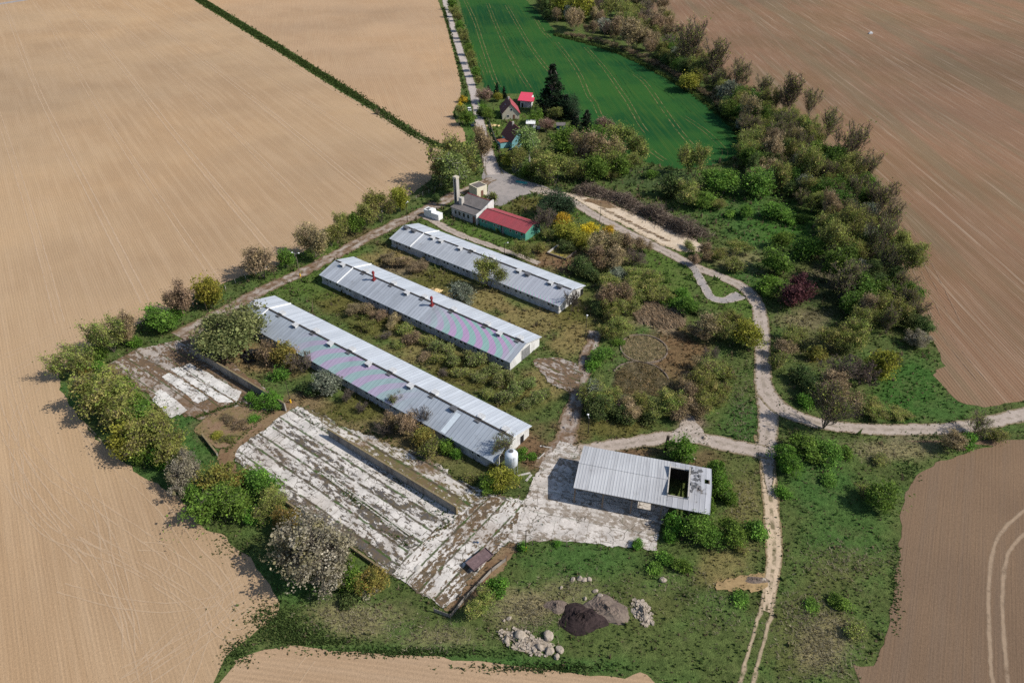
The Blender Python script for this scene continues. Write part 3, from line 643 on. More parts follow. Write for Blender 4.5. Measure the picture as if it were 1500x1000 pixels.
# translucent strips on the front barn roof
def roof_strip(b, x0, x1, ya, yb, mat):
    f = lambda y: HE + (HR - HE) * y / (BW / 2) + .012
    MB().slab([(x0, ya, f(ya)), (x1, ya, f(ya)), (x1, yb, f(yb)), (x0, yb, f(yb))], .008).build('roof_light', M[mat], b)
M['strip'] = flat('pale_translucent_sheet', (.52, .58, .62), .4, .4, .12)
xs = local(OA, -.64, 669, 603, HR - .3)[0]; roof_strip(bA, xs, xs + 1.3, .3, 5.5, 'strip')

# boiler house with a shed roof, tall stack beside it
p0 = at(662, 316); p1 = at(698.7, 329.3); azb = math.atan2(p1.y - p0.y, p1.x - p0.x); Lb = (p1 - p0).length
r = thing('boiler_house', (p0.x, p0.y, 0), azb, 'grey-roofed white boiler house joined to the red-roofed building', 'building')
Wb = 8.4
w = MB(); w.prism([(0, 0), (Wb, 0), (Wb, 4.7), (3.3, 3.75), (3.3, 3.35), (0, 3.1)], 0, Lb); w.build('wall', M['wall_grey'], r)
ro = MB(); ro.slab([(-.3, -.3, 3.26), (Lb - .2, -.3, 3.26), (Lb - .2, 3.2, 3.54), (-.3, 3.2, 3.54)], .15)
ro.slab([(-.2, 3.15, 3.92), (Lb - .2, 3.15, 3.92), (Lb - .2, Wb + .1, 4.92), (-.2, Wb + .1, 4.92)], .15)
rf = ro.build('roof', M['roof_felt'], r)
MB().box(-.2, Lb - .2, Wb + .10, Wb + .30, 4.6, 5.08).build('verge', M['roof_red'], rf)
pp = MB(); pp.prism([(-.3, 0), (Wb + .3, 0), (Wb + .3, 5.7), (Wb - .9, 5.7), (3.1, 4.2), (-.3, 3.6)], Lb - .19, Lb + .12); pp.build('parapet', M['wall_gable'], r)
MB().box(1.0, 2.3, 2.6, 3.9, 3.4, 5.9).build('chimney', M['conc'], rf)
for x in (1.2, 2.9, 4.8, 6.7): wall_window(r, x, x + 1.2, 0, 1.0, 2.6, gmat='glass')
MB().box(9.2, 10.8, -.08, -.003, .05, 2.6).build('door', M['door_brown'], r)
MB().box(Lb + .123, Lb + .16, 4.6, 5.6, 3.2, 3.9).build('window', M['dark'], r)
s0 = at(670, 303)
r = thing('chimney_stack', (s0.x, s0.y, 0), azb, 'tall square concrete chimney stack beside the boiler house', 'chimney')
c = MB().box(-.68, -.32, -.68, .68, 0, 10.4).box(.32, .68, -.68, .68, 0, 10.4).box(-.318, .318, -.1, .68, 0, 10.2); c.build('shaft', M['conc'], r)
MB().box(-.8, .8, -.8, .8, 10.4, 11.0).build('cap', M['wall_sand'], r)
lad = MB().box(-.3, -.22, -.5, -.44, .5, 10.1).box(.22, .3, -.5, -.44, .5, 10.1)
for k in range(28): lad.box(-.218, .218, -.495, -.455, .7 + k * .3, .74 + k * .3)
lad.build('ladder', M['wood_dark'], r)
# green annex with red roof
q0 = at(700.5, 330.2); q1 = at(768.5, 354); aza = math.atan2(q1.y - q0.y, q1.x - q0.x); La = (q1 - q0).length
q0 = q0 + Vector((math.cos(aza), math.sin(aza), 0)) * .25
r = thing('annex', (q0.x, q0.y, 0), aza, 'long green-walled building under a red ribbed roof', 'building')
Wa = 8.6
MB().prism([(.3, 0), (Wa - .3, 0), (Wa - .3, 2.85), (Wa * .5, 4.3), (.3, 2.85)], .15, La - .2).build('wall', M['wall_green'], r)
ro = MB(); ro.slab([(0, -.1, 2.95), (La, -.1, 2.95), (La, Wa * .5 - .02, 4.5), (0, Wa * .5 - .02, 4.5)], .12).slab([(0, Wa * .5 + .02, 4.5), (La, Wa * .5 + .02, 4.5), (La, Wa + .1, 2.95), (0, Wa + .1, 2.95)], .12)
rf = ro.build('roof', M['roof_red'], r); MB().box(.1, La - .1, Wa * .5 - .16, Wa * .5 + .16, 4.44, 4.56).build('ridge_cap', M['tile_dark'], rf)
for x in (.9, 2.4, 5.9, 7.3, 12.2, 14.6, 16.9, 18.2): wall_window(r, min(x, La - 2), min(x, La - 2) + .9, .3, 1.55, 2.4)
MB().box(9.2, 10.1, .22, .297, .05, 2.1).build('door', M['door_grey'], r)
MB().box(9.0, 9.15, .12, .297, 0, 2.8).build('downpipe', M['dark'], r)
# cream transformer kiosk
k0 = at(699, 290); k1 = at(713.5, 285); azk = math.atan2(k1.y - k0.y, k1.x - k0.x); Lk = (k1 - k0).length
r = thing('kiosk', (k0.x, k0.y, 0), azk, 'small cream flat-roofed kiosk at the asphalt yard', 'building')
MB().box(0, Lk, 0, 4.6, 0, 3.3).box(0, Lk, 0, .25, 3.3, 3.6).box(0, Lk, 4.35, 4.6, 3.3, 3.6).box(0, .25, .25, 4.35, 3.3, 3.6).box(Lk - .25, Lk, .25, 4.35, 3.3, 3.6).build('wall', M['wall_cream'], r)
MB().box(.252, Lk - .252, .252, 4.348, 3.302, 3.42).build('roof', M['roof_felt'], r)
MB().box(1.7, 2.8, -.06, -.003, .05, 2.2).build('door', M['door_brown'], r)
# white stepped tank
w0 = at(621.5, 317); w1 = at(643, 324); azw = math.atan2(w1.y - w0.y, w1.x - w0.x); Lw = (w1 - w0).length
r = thing('container', (w0.x, w0.y, 0), azw, 'white stepped box container on grass behind the rear barn', 'container')
MB().box(0, Lw * .52, 0, 2.4, .15, 2.6).box(Lw * .3, Lw * .52, .1, 2.2, 2.6, 2.9).build('tank', M['white'], r); MB().box(Lw * .525, Lw, -.1, 2.1, .15, 2.2).box(Lw * .74, Lw * .76, -.13, 2.13, .15, 2.23).build('box', M['white'], r)
MB().box(.5, Lw * .28, .4, 1.9, 2.6, 2.68).build('hatch', M['vent_dark'], r)

# open machinery shed
sA = at(840, 714, 4.5); azs = R_(-14.6); Ls = 24.7; Ws = 11.3
r = thing('open_shed', (sA.x, sA.y, 0), azs, 'open-sided shed with a big square hole in its pale roof', 'shed')
ze, zr = 4.5, 5.6; zf = lambda y: ze + (zr - ze) * (1 - abs(y - Ws / 2) / (Ws / 2))
xs_ = [0]; T = .10
def panel(mb, x0, x1, y0, y1):
    h = Ws / 2
    segs = [(y0, y1)] if (y1 <= h or y0 >= h) else [(y0, h), (h, y1)]
    for a, b in segs: mb.slab([(x0, a, zf(a)), (x1, a, zf(a)), (x1, b, zf(b)), (x0, b, zf(b))], T)
a = MB(); panel(a, 0, 16.9, 0, Ws); rf = a.build('roof', M['roof_shed'], r)
b = MB(); panel(b, 16.92, 20.7, -.05, 2.3); panel(b, 16.92, 20.7, 9.3, Ws); panel(b, 20.7, 23.4, -.05, Ws); panel(b, 23.4, 24.35, -.05, 6.3); panel(b, 23.4, 24.35, 7.6, Ws); panel(b, 24.35, Ls, -.05, Ws)
b.build('roof', M['roof_old'], r)
e = MB()                                            # raised kerb round the hole, verges
e.box(16.82, 17.02, 2.1, 9.5, ze + .3, zr + .16).box(20.5, 20.7, 2.1, 9.5, ze + .3, zr + .14).box(17.022, 20.498, 2.1, 2.28, ze + .3, zf(2.3) + .12).box(17.022, 20.498, 9.32, 9.5, ze + .3, zf(9.3) + .1)
e.build('hole_kerb', M['conc'], r)
rd = MB().box(0, 16.8, Ws / 2 - .3, Ws / 2 + .3, zr - .05, zr + .03); rd.build('ridge_cap', M['roof_shed'], rf)
dbr = MB()
for k in range(26):
    x = random.uniform(20.8, 22.6); y = random.uniform(4, 9.8); s_ = random.uniform(.12, .5); z = zf(y)
    dbr.add([(x + s_ * random.uniform(-1, 1), y + s_ * random.uniform(-1, 1), z + random.uniform(.02, .3)) for _ in range(4)], [(0, 1, 2), (0, 2, 3), (1, 3, 2), (0, 3, 1)])
for (cx, cy, rr) in ((21.3, 8.9, .8), (21.7, 6.9, .75), (21.5, 5.2, 1.0), (22.3, 8.1, .5), (21.2, 3.9, .45), (22.6, 9.9, .7), (20.95, 10.3, .6)):  # flat dark patches laid on the sheeting, painted shade in place of holes
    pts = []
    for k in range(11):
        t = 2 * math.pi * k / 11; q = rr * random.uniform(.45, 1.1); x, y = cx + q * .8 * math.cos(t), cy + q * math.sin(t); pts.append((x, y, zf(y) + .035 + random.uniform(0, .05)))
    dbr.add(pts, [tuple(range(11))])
dbr.build('debris_and_dark_holes', M['vent_dark'], r)
for x in (.3, 5.6, 10.9, 16.3, 21.2, 24.4):
    for y in (.35, Ws - .35): MB().box(x - .14, x + .14, y - .14, y + .14, 0, zf(y) - T - .02).build('post', M['wood'], r)
bm = MB()
for x in (.3, 5.6, 10.9, 16.3, 20.95, 24.4): bm.box(x - .1, x + .1, .1, Ws - .1, ze - .32, ze - .13)
for y in (.35, Ws - .35): bm.box(.2, Ls - .2, y - .09, y + .09, ze - .55, ze - .33)
bm.build('roof_beam', M['wood'], r)
MB().box(9.0, Ls - .2, Ws - .12, Ws - .02, .05, 3.7).box(Ls - .1, Ls - .02, .2, Ws - .2, .05, 3.9).box(16.3, 16.42, 4, Ws - .5, .05, 3.8).build('back_wall', M['wood_dark'], r)

# feed silo
v = at(749, 690)
r = thing('feed_silo', (v.x, v.y, 0), .4, 'white feed silo on legs at the end of the front barn', 'silo')
MB().lathe([(.32, .9), (1.3, 2.3), (1.3, 4.9), (1.1, 5.25), (.45, 5.6), (.3, 5.62)], 24).build('tank', M['silo'], r, True)
MB().lathe([(.42, 5.55), (.42, 5.75), (.2, 5.82)], 14).build('lid', M['vent_dark'], r)
for k in range(4):
    t = .78 + k * math.pi / 2; MB().tube((1.28 * math.cos(t), 1.28 * math.sin(t), 0), (1.28 * math.cos(t), 1.28 * math.sin(t), 2.5), .06).build('leg', M['grey_metal'], r)
ld = MB().tube((-.2, -1.42, .2), (-.2, -1.42, 5.2), .03, None, 5).tube((.2, -1.42, .2), (.2, -1.42, 5.2), .03, None, 5)
for k in range(16): ld.tube((-.2, -1.42, .4 + k * .3), (.2, -1.42, .4 + k * .3), .02, None, 4)
ld.build('ladder', M['grey_metal'], r)

# silage walls
def long_wall(name, a, b, h, t, label, cat='wall', mat='wall_conc', ends=False, side=1):
    A, B_ = at(*a), at(*b); az = math.atan2(B_.y - A.y, B_.x - A.x); L = (B_ - A).length
    r = thing(name, (A.x, A.y, 0), az, label, cat); m = MB().box(0, L, 0, t, 0, h)
    k = 0
    while k * 3.0 < L - .5: m.box(k * 3.0 + .1, k * 3.0 + .22, -.05, -.002, 0, h * .85); k += 1
    m.build('wall_panel', M[mat], r); MB().box(0, L, -.02, t + .02, h + .002, h + .08).build('coping', M['wall_top'], r)
    return r, L
long_wall('silage_wall', (281, 519), (419, 603), 2.4, .30, 'long dark concrete wall above the small white-striped pit')
wr, L = long_wall('silage_wall', (482, 640), (667, 753), 2.2, .30, 'long concrete wall with ochre top crossing the big cracked slab')
MB().box(L + .06, L + .36, -.05, .40, 0, 2.3).build('end_post', M['wall_top'], wr)
long_wall('retaining_wall', (398, 724), (566, 842), .8, .3, 'low wall along the big slab edge behind the blossom tree')
long_wall('retaining_wall', (205, 578), (242, 612), .6, .3, 'low kerb wall beside the small pit and hedge')
long_wall('retaining_wall', (296, 640), (318, 668), .9, .3, 'short leaning concrete wall by the overgrown bed')
ch = MB(); A, B_ = at(468, 692), at(596, 787); az = math.atan2(B_.y - A.y, B_.x - A.x); L = (B_ - A).length
r = thing('drain_channel', (A.x, A.y, 0), az, 'straight open drain channel set in the big cracked slab', 'drain')
MB().box(0, L, 0, .22, 0, .16).build('kerb', M['conc'], r); MB().box(0, L, .55, .77, 0, .16).build('kerb', M['conc'], r); MB().box(0, L, .222, .548, 0, .06).build('channel_floor', M['wood_dark'], r)
# ---------------------------------------------------------------- houses and yard things
def house(a, b, he, hr, ln, label, wall, roofm, wins, chim=True, name='house'):
    A, B_ = at(*a), at(*b); az = math.atan2(B_.y - A.y, B_.x - A.x); W = (B_ - A).length
    r = thing(name, (A.x, A.y, 0), az, label, 'house')
    MB().add([(x, y, z) for y in (0, ln) for x, z in ((0, 0), (W, 0), (W, he), (W / 2, hr - .15), (0, he))],
             [(0, 1, 2, 3, 4), (9, 8, 7, 6, 5), (0, 5, 6, 1), (1, 6, 7, 2), (0, 4, 9, 5), (2, 7, 8, 3), (3, 8, 9, 4)]).build('wall', M[wall], r)
    k = (hr - he) / (W / 2); o = .45; ro = MB()
    ro.slab([(-o, -.4, he - o * k + .1), (W / 2 - .02, -.4, hr + .1), (W / 2 - .02, ln + .4, hr + .1), (-o, ln + .4, he - o * k + .1)][::-1], .16)
    ro.slab([(W / 2 + .02, -.4, hr + .1), (W + o, -.4, he - o * k + .1), (W + o, ln + .4, he - o * k + .1), (W / 2 + .02, ln + .4, hr + .1)][::-1], .16)
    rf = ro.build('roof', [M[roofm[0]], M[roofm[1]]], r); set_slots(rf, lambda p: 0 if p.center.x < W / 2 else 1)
    MB().box(W / 2 - .15, W / 2 + .15, -.42, ln + .42, hr + .05, hr + .2).build('ridge_cap', M['tile_dark'], rf)
    if chim: MB().box(W / 2 - .6, W / 2 + .1, ln * .6, ln * .6 + .7, hr - .6, hr + 1.0).build('chimney', M['conc'], rf)
    for (x, z, w_, h_) in wins: wall_window(r, x * W - w_ / 2, x * W + w_ / 2, 0, z, z + h_)
    return r, W, rf
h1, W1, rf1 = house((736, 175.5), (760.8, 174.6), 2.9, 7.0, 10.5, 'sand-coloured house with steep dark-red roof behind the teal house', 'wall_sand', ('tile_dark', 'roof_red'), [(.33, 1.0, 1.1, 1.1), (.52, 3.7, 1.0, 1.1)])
MB().box(W1 * .22, W1 * .22 + .7, 5, 6, 5.0, 5.12).box(W1 * .12, W1 * .12 + .7, 5, 6, 4.0, 4.12).build('roof_light', M['frame'], rf1)
MB().box(W1 * .62, W1 * .62 + .9, -.06, -.003, .05, 2.0).build('door', M['door_brown'], h1)
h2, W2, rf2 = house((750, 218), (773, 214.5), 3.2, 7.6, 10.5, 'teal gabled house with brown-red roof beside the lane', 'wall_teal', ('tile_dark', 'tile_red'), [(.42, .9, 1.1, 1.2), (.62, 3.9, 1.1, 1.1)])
MB().box(-4.2, -.003, 2.0, 5.2, 0, 2.5).build('side_annex', M['wall_teal'], h2); MB().box(-4.5, -.05, 1.7, 5.5, 2.503, 2.65).build('annex_roof', M['tile_red'], h2)
# bright red tin garage
A = at(762, 157.5); az = R_(-8)
r = thing('garage', (A.x, A.y, 0), az, 'white garage under a bright red tin roof in the garden', 'garage')
MB().box(0, 5.2, 0, 9.5, 0, 3.1).build('wall', M['wall_gable'], r)
MB().slab([(-1.2, -.5, 3.25), (6.2, -.5, 3.05), (6.2, 5.5, 3.2), (-1.2, 5.5, 3.4)], .14).slab([(-1.2, 5.52, 3.4), (4.6, 5.52, 3.2), (4.6, 12.5, 3.3), (-1.2, 12.5, 3.5)], .14).build('roof', M['tin_pink'], r)
MB().box(.6, 1.5, -.06, -.003, .05, 2.0).build('door', M['dark'], r)
def shed(px, py, w, d, h, az, label, wall, roofm, name='garden_shed', cat='shed', over=.25):
    A = at(px, py); r = thing(name, (A.x, A.y, 0), az, label, cat)
    MB().prism([(0, 0), (d, 0), (d, h), (0, h - .35)], 0, w).build('wall', M[wall], r)
    MB().slab([(-over, -over, h - .35 + .05), (w + over, -over, h - .35 + .05), (w + over, d + over, h + .12), (-over, d + over, h + .12)], .1).build('roof', M[roofm], r)
    MB().box(w * .35, w * .35 + .8, -.05, -.003, .05, 1.8).build('door', M['dark'], r); return r
shed(771, 188.5, 3.6, 3.4, 2.5, R_(-4), 'small garden shed with bright white flat roof behind the teal house', 'wall_sand', 'white')
shed(815.5, 191, 3.6, 2.6, 2.4, 0, 'small blue garden shed with grey roof under the conifers', 'blue', 'roof_felt')
shed(781, 191.5, 2.8, 2.2, 1.4, R_(-12), 'low grey-covered lean-to beside the white-roofed shed', 'wood', 'grey_metal')
def car(px, py, az, label, mat, L=4.2):
    v = at(px, py); r = thing('parked_car', (v.x, v.y, 0), az, label, 'car')
    W = 1.7; z0 = .3
    MB().prism([(-L / 2, z0), (L / 2, z0), (L / 2, .75), (L * .36, .9), (-L * .46, .95), (-L / 2, .8)], -W / 2, W / 2).build('body', M[mat], r)
    cb = MB(); cb.add([(x, y, z) for x in (-W / 2 + .08, W / 2 - .08) for y, z in ((-L * .44, .94), (L * .24, .91), (L * .08, 1.42), (-L * .34, 1.42))],
           [(0, 1, 2, 3), (7, 6, 5, 4), (0, 4, 5, 1), (1, 5, 6, 2), (2, 6, 7, 3), (3, 7, 4, 0)]); cb.build('window', M['glass'], r)
    MB().box(-W / 2 + .16, W / 2 - .16, -L * .33, L * .07, 1.42, 1.46).build('cabin_roof', M[mat], r)
    for sx in (-1, 1):
        for y in (-L * .31, L * .31): MB().tube((sx * W / 2 - sx * .18, y, .31), (sx * W / 2 + sx * .02, y, .31), .31, None, 12).build('wheel', M['rubber'], r)
car(692.5, 184, R_(4), 'dark blue car parked on grass beside the lane', 'navy'); car(753, 221.5, R_(70), 'dark car parked before the teal house', 'navy'); car(687.5, 162, R_(6), 'white car at the lane edge near yellow bushes', 'white', 3.8)
def heap(name, px, py, rx, ry, h, mat, label, cat, rot=0, seed=1, n=26, rough=.2, kind=None, group=None):
    v = at(px, py); rs = np.random.default_rng(seed); V = []; F = []
    for j in range(n // 2 + 1):
        rr = j / (n // 2)
        for i in range(n):
            t = 2 * math.pi * i / n; wob = 1 + rough * (math.sin(3 * t + seed) * .5 + math.sin(5 * t + 2 * seed) * .4 + rs.uniform(-.3, .3))
            z = h * (1 - rr) ** .9 * (1 + rough * rs.uniform(-1, 1)) * (1 + .25 * math.sin(2 * t + seed)) if rr < 1 else -.05
            V.append((rx * rr * wob * math.cos(t), ry * rr * wob * math.sin(t), z))
    for j in range(n // 2):
        for i in range(n): F.append((j * n + i, j * n + (i + 1) % n, (j + 1) * n + (i + 1) % n, (j + 1) * n + i)[::-1])
    if mat == 'rubble':                      # angular chunks bedded in the heap, same mesh
        for k in range(150):
            q, a_ = rs.random() ** .5 * 1.25, rs.uniform(0, 6.28); c0 = np.array([rx * q * math.cos(a_), ry * q * math.sin(a_), h * max(0, 1 - q) ** .9 * .9]); s_ = rs.uniform(.06, .36); b0 = len(V)
            for sx in (-1, 1):
                for sy in (-1, 1):
                    for sz in (-1, 1): V.append(tuple(c0 + s_ * np.array([sx, sy, sz]) * rs.uniform(.35, 1.0, 3)))
            F += [tuple(b0 + i for i in f) for f in ((0, 1, 3, 2), (4, 6, 7, 5), (0, 4, 5, 1), (2, 3, 7, 6), (0, 2, 6, 4), (1, 5, 7, 3))]
    o = mesh_obj(name, V, F, M[mat]); o.location = (v.x, v.y, 0); o.rotation_euler.z = rot
    return tag(o, label, cat, group, kind)
heap('straw_heap', 722, 184, 3.4, 1.7, .5, 'gold_dry', 'low pale straw heap on the lawn between the two houses', 'heap', 0, 3)
heap('straw_heap', 638, 426, 2.2, 1.6, .5, 'gold_dry', 'pale straw heap at the eave of the middle barn', 'heap', -.4, 5)
heap('manure_heap', 853, 906, 4.0, 2.9, 1.3, 'manure', 'big dark manure heap in the rough meadow', 'heap', .1, 2)
heap('spoil_heap', 887, 893, 4.0, 2.7, 1.1, 'spoil', 'grey-brown earth heap joined to the dark manure heap', 'heap', -.2, 9)
heap('spoil_heap', 815, 888, 2.0, 1.3, .7, 'spoil', 'small brown earth mound left of the dark manure heap', 'heap', -.2, 11)
heap('rubble_heap', 941, 897, 1.2, 2.1, .7, 'rubble', 'pale sandy rubble heap right of the earth heap', 'heap', .3, 6, 26, .5)
heap('gravel_heap', 1107, 850, 2.4, 1.1, .5, 'spoil', 'grey gravel heap on the orange ground beside the track', 'heap', 0, 8)
heap('rubble_heap', 770, 940, 3.6, 1.5, .45, 'rubble', 'broad low pale rubble spread under the large boulders', 'heap', -.35, 12, 30, .6)
heap('brush_heap', 880, 298, 9, 3, .2, 'dirt', 'flat brown litter under the brushwood pile', 'ground litter', -.55, 4, 26, .3, kind='stuff')
def boulder(px, py, s, mat, seed, label, group='pale boulders in the meadow'):
    rs = np.random.default_rng(seed); import bmesh
    bm = bmesh.new(); bmesh.ops.create_icosphere(bm, subdivisions=3, radius=1)
    ax = rs.normal(size=(9, 3)); of = rs.uniform(.62, .95, 9)
    for v in bm.verts:
        p = np.array(v.co); p /= np.linalg.norm(p)
        for a_, o_ in zip(ax, of):
            a_ = a_ / np.linalg.norm(a_); d = p @ a_
            if d > o_: p = p - a_ * (d - o_)
        p = p * (1 + .04 * math.sin(9 * p[0] + seed) * math.sin(7 * p[1])); v.co = p
    me = bpy.data.meshes.new('boulder'); bm.to_mesh(me); bm.free(); me.materials.append(M[mat])
    o = link(bpy.data.objects.new('boulder', me)); v = at(px, py); o.location = (v.x, v.y, s * .32)
    o.scale = (s * rs.uniform(.8, 1.25), s * rs.uniform(.7, 1.1), s * rs.uniform(.6, .85)); o.rotation_euler = (rs.uniform(-.2, .2), rs.uniform(-.2, .2), rs.uniform(0, 6))
    return tag(o, label, 'boulder', group)
for i, (x, y, s, l) in enumerate([(762,932,1.25,'large rounded pale boulder at the left of the rubble spread'),(803,932,1.15,'tall pale boulder standing right of the large rounded one'),(742,937,.8,'pale boulder at the left tip of the rubble spread'),(775,941,.6,'small pale boulder between the two large boulders'),(790,949,.95,'pale boulder below the tall boulder'),(805,954,1.0,'pale boulder low at the right of the rubble spread'),(820,952,.9,'pale boulder at the right end of the rubble spread'),(815,962,.8,'pale boulder at the bottom corner of the rubble spread'),(783,953,.6,'small pale boulder at the lower middle of the rubble'),
    (746,906,.6,'pale boulder apart, above the left tip of the rubble'),(738,909,.4,'tiny pale stone apart, above the left tip of the rubble'),(839,849,.6,'leftmost boulder of the row above the dark heap'),(849,848,.75,'second boulder of the row above the dark heap'),(856,850,.6,'third boulder of the row above the dark heap'),(863,849,.65,'rightmost boulder of the row above the dark heap'),(872,866,.6,'upper pale boulder on the grey earth heap'),(879,873,.6,'lower pale boulder on the grey earth heap'),(857,877,.5,'small boulder where dark heap meets grey earth'),(822,861,.5,'small pale stone left of the boulder row'),(971,850,.9,'lone pale boulder in the grass right of the heaps'),(945,905,.8,'boulder on the pale sandy rubble heap'),
    (1032,642,.7,'white stone at the track edge by the shed'),(1016,672,.5,'small white stone beside the round green bush'),(1118,850,.6,'grey stone beside the track at the gravel heap')]):
    boulder(x, y, s * .78, 'rubble', i + 3, l)
# flat trailer deck
v = at(703, 824); r = thing('trailer', (v.x, v.y, 0), R_(44), 'flat rusty trailer deck standing on the slab corner', 'trailer')
L = 4.6; W = 2.2
d = MB().box(-L / 2, L / 2, -W / 2, W / 2, .95, 1.05).box(-L / 2, L / 2, -W / 2, -W / 2 + .07, 1.052, 1.25).box(-L / 2, L / 2, W / 2 - .07, W / 2, 1.052, 1.25).box(-L / 2, -L / 2 + .07, -W / 2 + .072, W / 2 - .072, 1.052, 1.25).box(L / 2 - .07, L / 2, -W / 2 + .072, W / 2 - .072, 1.052, 1.25); d.build('deck', M['bin'], r)
MB().box(-L / 2 + .2, L / 2 - .2, -.5, -.38, .75, .948).box(-L / 2 + .2, L / 2 - .2, .38, .5, .75, .948).build('chassis', M['wood_dark'], r)
for x in (-L * .33, L * .33):
    for s_ in (-1, 1): MB().tube((x, s_ * .72, .42), (x, s_ * .95, .42), .42, None, 14).build('wheel', M['rubber'], r)
# rust ring
v = at(611, 834); r = thing('fire_ring', (v.x, v.y, 0), 0, 'round rusty burnt ring with white ash on the slab corner', 'fire ring')
MB().lathe([(1.55, .03), (1.5, .12), (1.0, .10), (.9, .06)], 22).build('ring', flat('rust_soil', (.24, .12, .05), .9, .1, .35, 1.5), r); MB().lathe([(.75, .125), (.4, .28), (.1, .3)], 9, (.15, .15)).build('ash', M['conc'], r)
# small thing on slab
v = at(700, 795); r = thing('valve_post', (v.x, v.y, 0), 0, 'small dark blue post standing on the slab above the trailer', 'post'); MB().tube((0, 0, 0), (0, 0, .7), .16).build('post', M['blue'], r); MB().tube((0, 0, .7), (0, 0, .85), .25, .2).build('cap', M['conc'], r)
# tyre heaps
def torus(R, r_, c, rot, k=12, n=7):
    V = []; F = []
    for i in range(k):
        for j in range(n):
            a_, b_ = 2 * math.pi * i / k, 2 * math.pi * j / n
            V.append(Vector(((R + r_ * math.cos(b_)) * math.cos(a_), (R + r_ * math.cos(b_)) * math.sin(a_), r_ * math.sin(b_))))
    for i in range(k):
        for j in range(n): F.append((i * n + j, ((i + 1) % k) * n + j, ((i + 1) % k) * n + (j + 1) % n, i * n + (j + 1) % n))
    m_ = Matrix.Rotation(rot[0], 3, 'X') @ Matrix.Rotation(rot[1], 3, 'Y')
    return [m_ @ p + Vector(c) for p in V], F
TYRE = None
def tyre(loc, rot, label, group):
    global TYRE
    if TYRE is None:
        V, F = torus(.46, .19, (0, 0, 0), (0, 0), 16, 8); o = mesh_obj('old_tyre', V, F, M['rubber'], None, True); TYRE = o
    else: o = TYRE.copy(); link(o)
    o.location = loc; o.rotation_euler = rot; tag(o, label, 'tyre', group)
for cx, cy, rx, ry, hh, n, lab, gr in ((322, 490, 4.6, 3.2, 1.8, 62, 'old black tyre in the heap left of the round willow', 'tyres heaped left of the willow'), (370, 522, 2.5, 2.4, 1.3, 34, 'old black tyre in the heap right of the round willow', 'tyres heaped right of the willow')):
    c_ = at(cx, cy)
    for k in range(n):
        a_ = random.uniform(0, 6.28); q = random.random() ** .5; x = q * rx * math.cos(a_); y = q * ry * math.sin(a_); z = random.uniform(.2, max(.25, hh * (1 - q * .8)))
        tyre((c_.x + x, c_.y + y, z), (random.uniform(-.7, .7), random.uniform(-.7, .7), 0), lab, gr)
v = at(764, 268); r = thing('covered_boat', (v.x, v.y, 0), R_(-24), 'long teal covered hull lying at the yard edge under trees', 'boat')
hb = MB()
for y0, z0 in ((0, 0),): hb.add([(-2.6, 0, .3), (-1.8, -.7, .1), (1.8, -.7, .1), (2.6, 0, .3), (1.8, .7, .1), (-1.8, .7, .1), (-1.6, 0, .95), (1.6, 0, .95)], [(0, 1, 6), (1, 2, 7, 6), (2, 3, 7), (3, 4, 7), (4, 5, 6, 7), (5, 0, 6), (5, 4, 3, 2, 1, 0)])
hb.build('cover', M['teal'], r); MB().box(-1.7, 1.7, -.12, .12, .8, 1.02).build('ridge_board', M['wood'], r)
# concrete basin beside rear barn
v = at(801, 371); az = R_(50)
A, B_ = at(803, 372), at(818, 361); r = thing('basin_wall', (A.x, A.y, 0), math.atan2(B_.y - A.y, B_.x - A.x), 'small pale concrete basin rim right of the rear barn path', 'basin'); L = (B_ - A).length
MB().box(0, L, 0, .35, 0, .6).build('rim', M['conc'], r); MB().box(-.35, -.002, -6.5, .35, 0, .6).build('rim', M['wood'], r); MB().box(0, L, -6.5, -6.15, 0, .6).build('rim', M['wood'], r)
MB().box(.01, L - .01, -6.14, -.01, .05, .12).build('basin_floor', blotch('mossy_basin', (.30, .24, .05), (.2, .17, .06), (.12, .1, .05), .5), r)
# round sunken silos with reed beds
for (x, y, rx, lab) in ((943, 511, 5.6, 'low concrete ring with a track round the middle reed bed'), (938, 556, 6.4, 'broken arc of a low concrete ring below the middle reed bed')):
    v = at(x, y); r = thing('basin_ring', (v.x, v.y, 0), 0, lab, 'basin'); n = 40; V = []; F = []
    for i in range(n if y < 530 else 18):
        t = 2 * math.pi * i / n
        for rr, z in ((rx, 0), (rx, .32), (rx + .25, .32), (rx + .3, 0)): V.append((rr * math.cos(t), rr * math.sin(t), z))
    for i in range(n if y < 530 else 17):
        for j in range(3): a_, b_ = i * 4, ((i + 1) % n) * 4; F.append((a_ + j, b_ + j, b_ + j + 1, a_ + j + 1))
    mesh_obj('rim', V, F, M['wood_dark' if y < 480 else 'wood'], r)
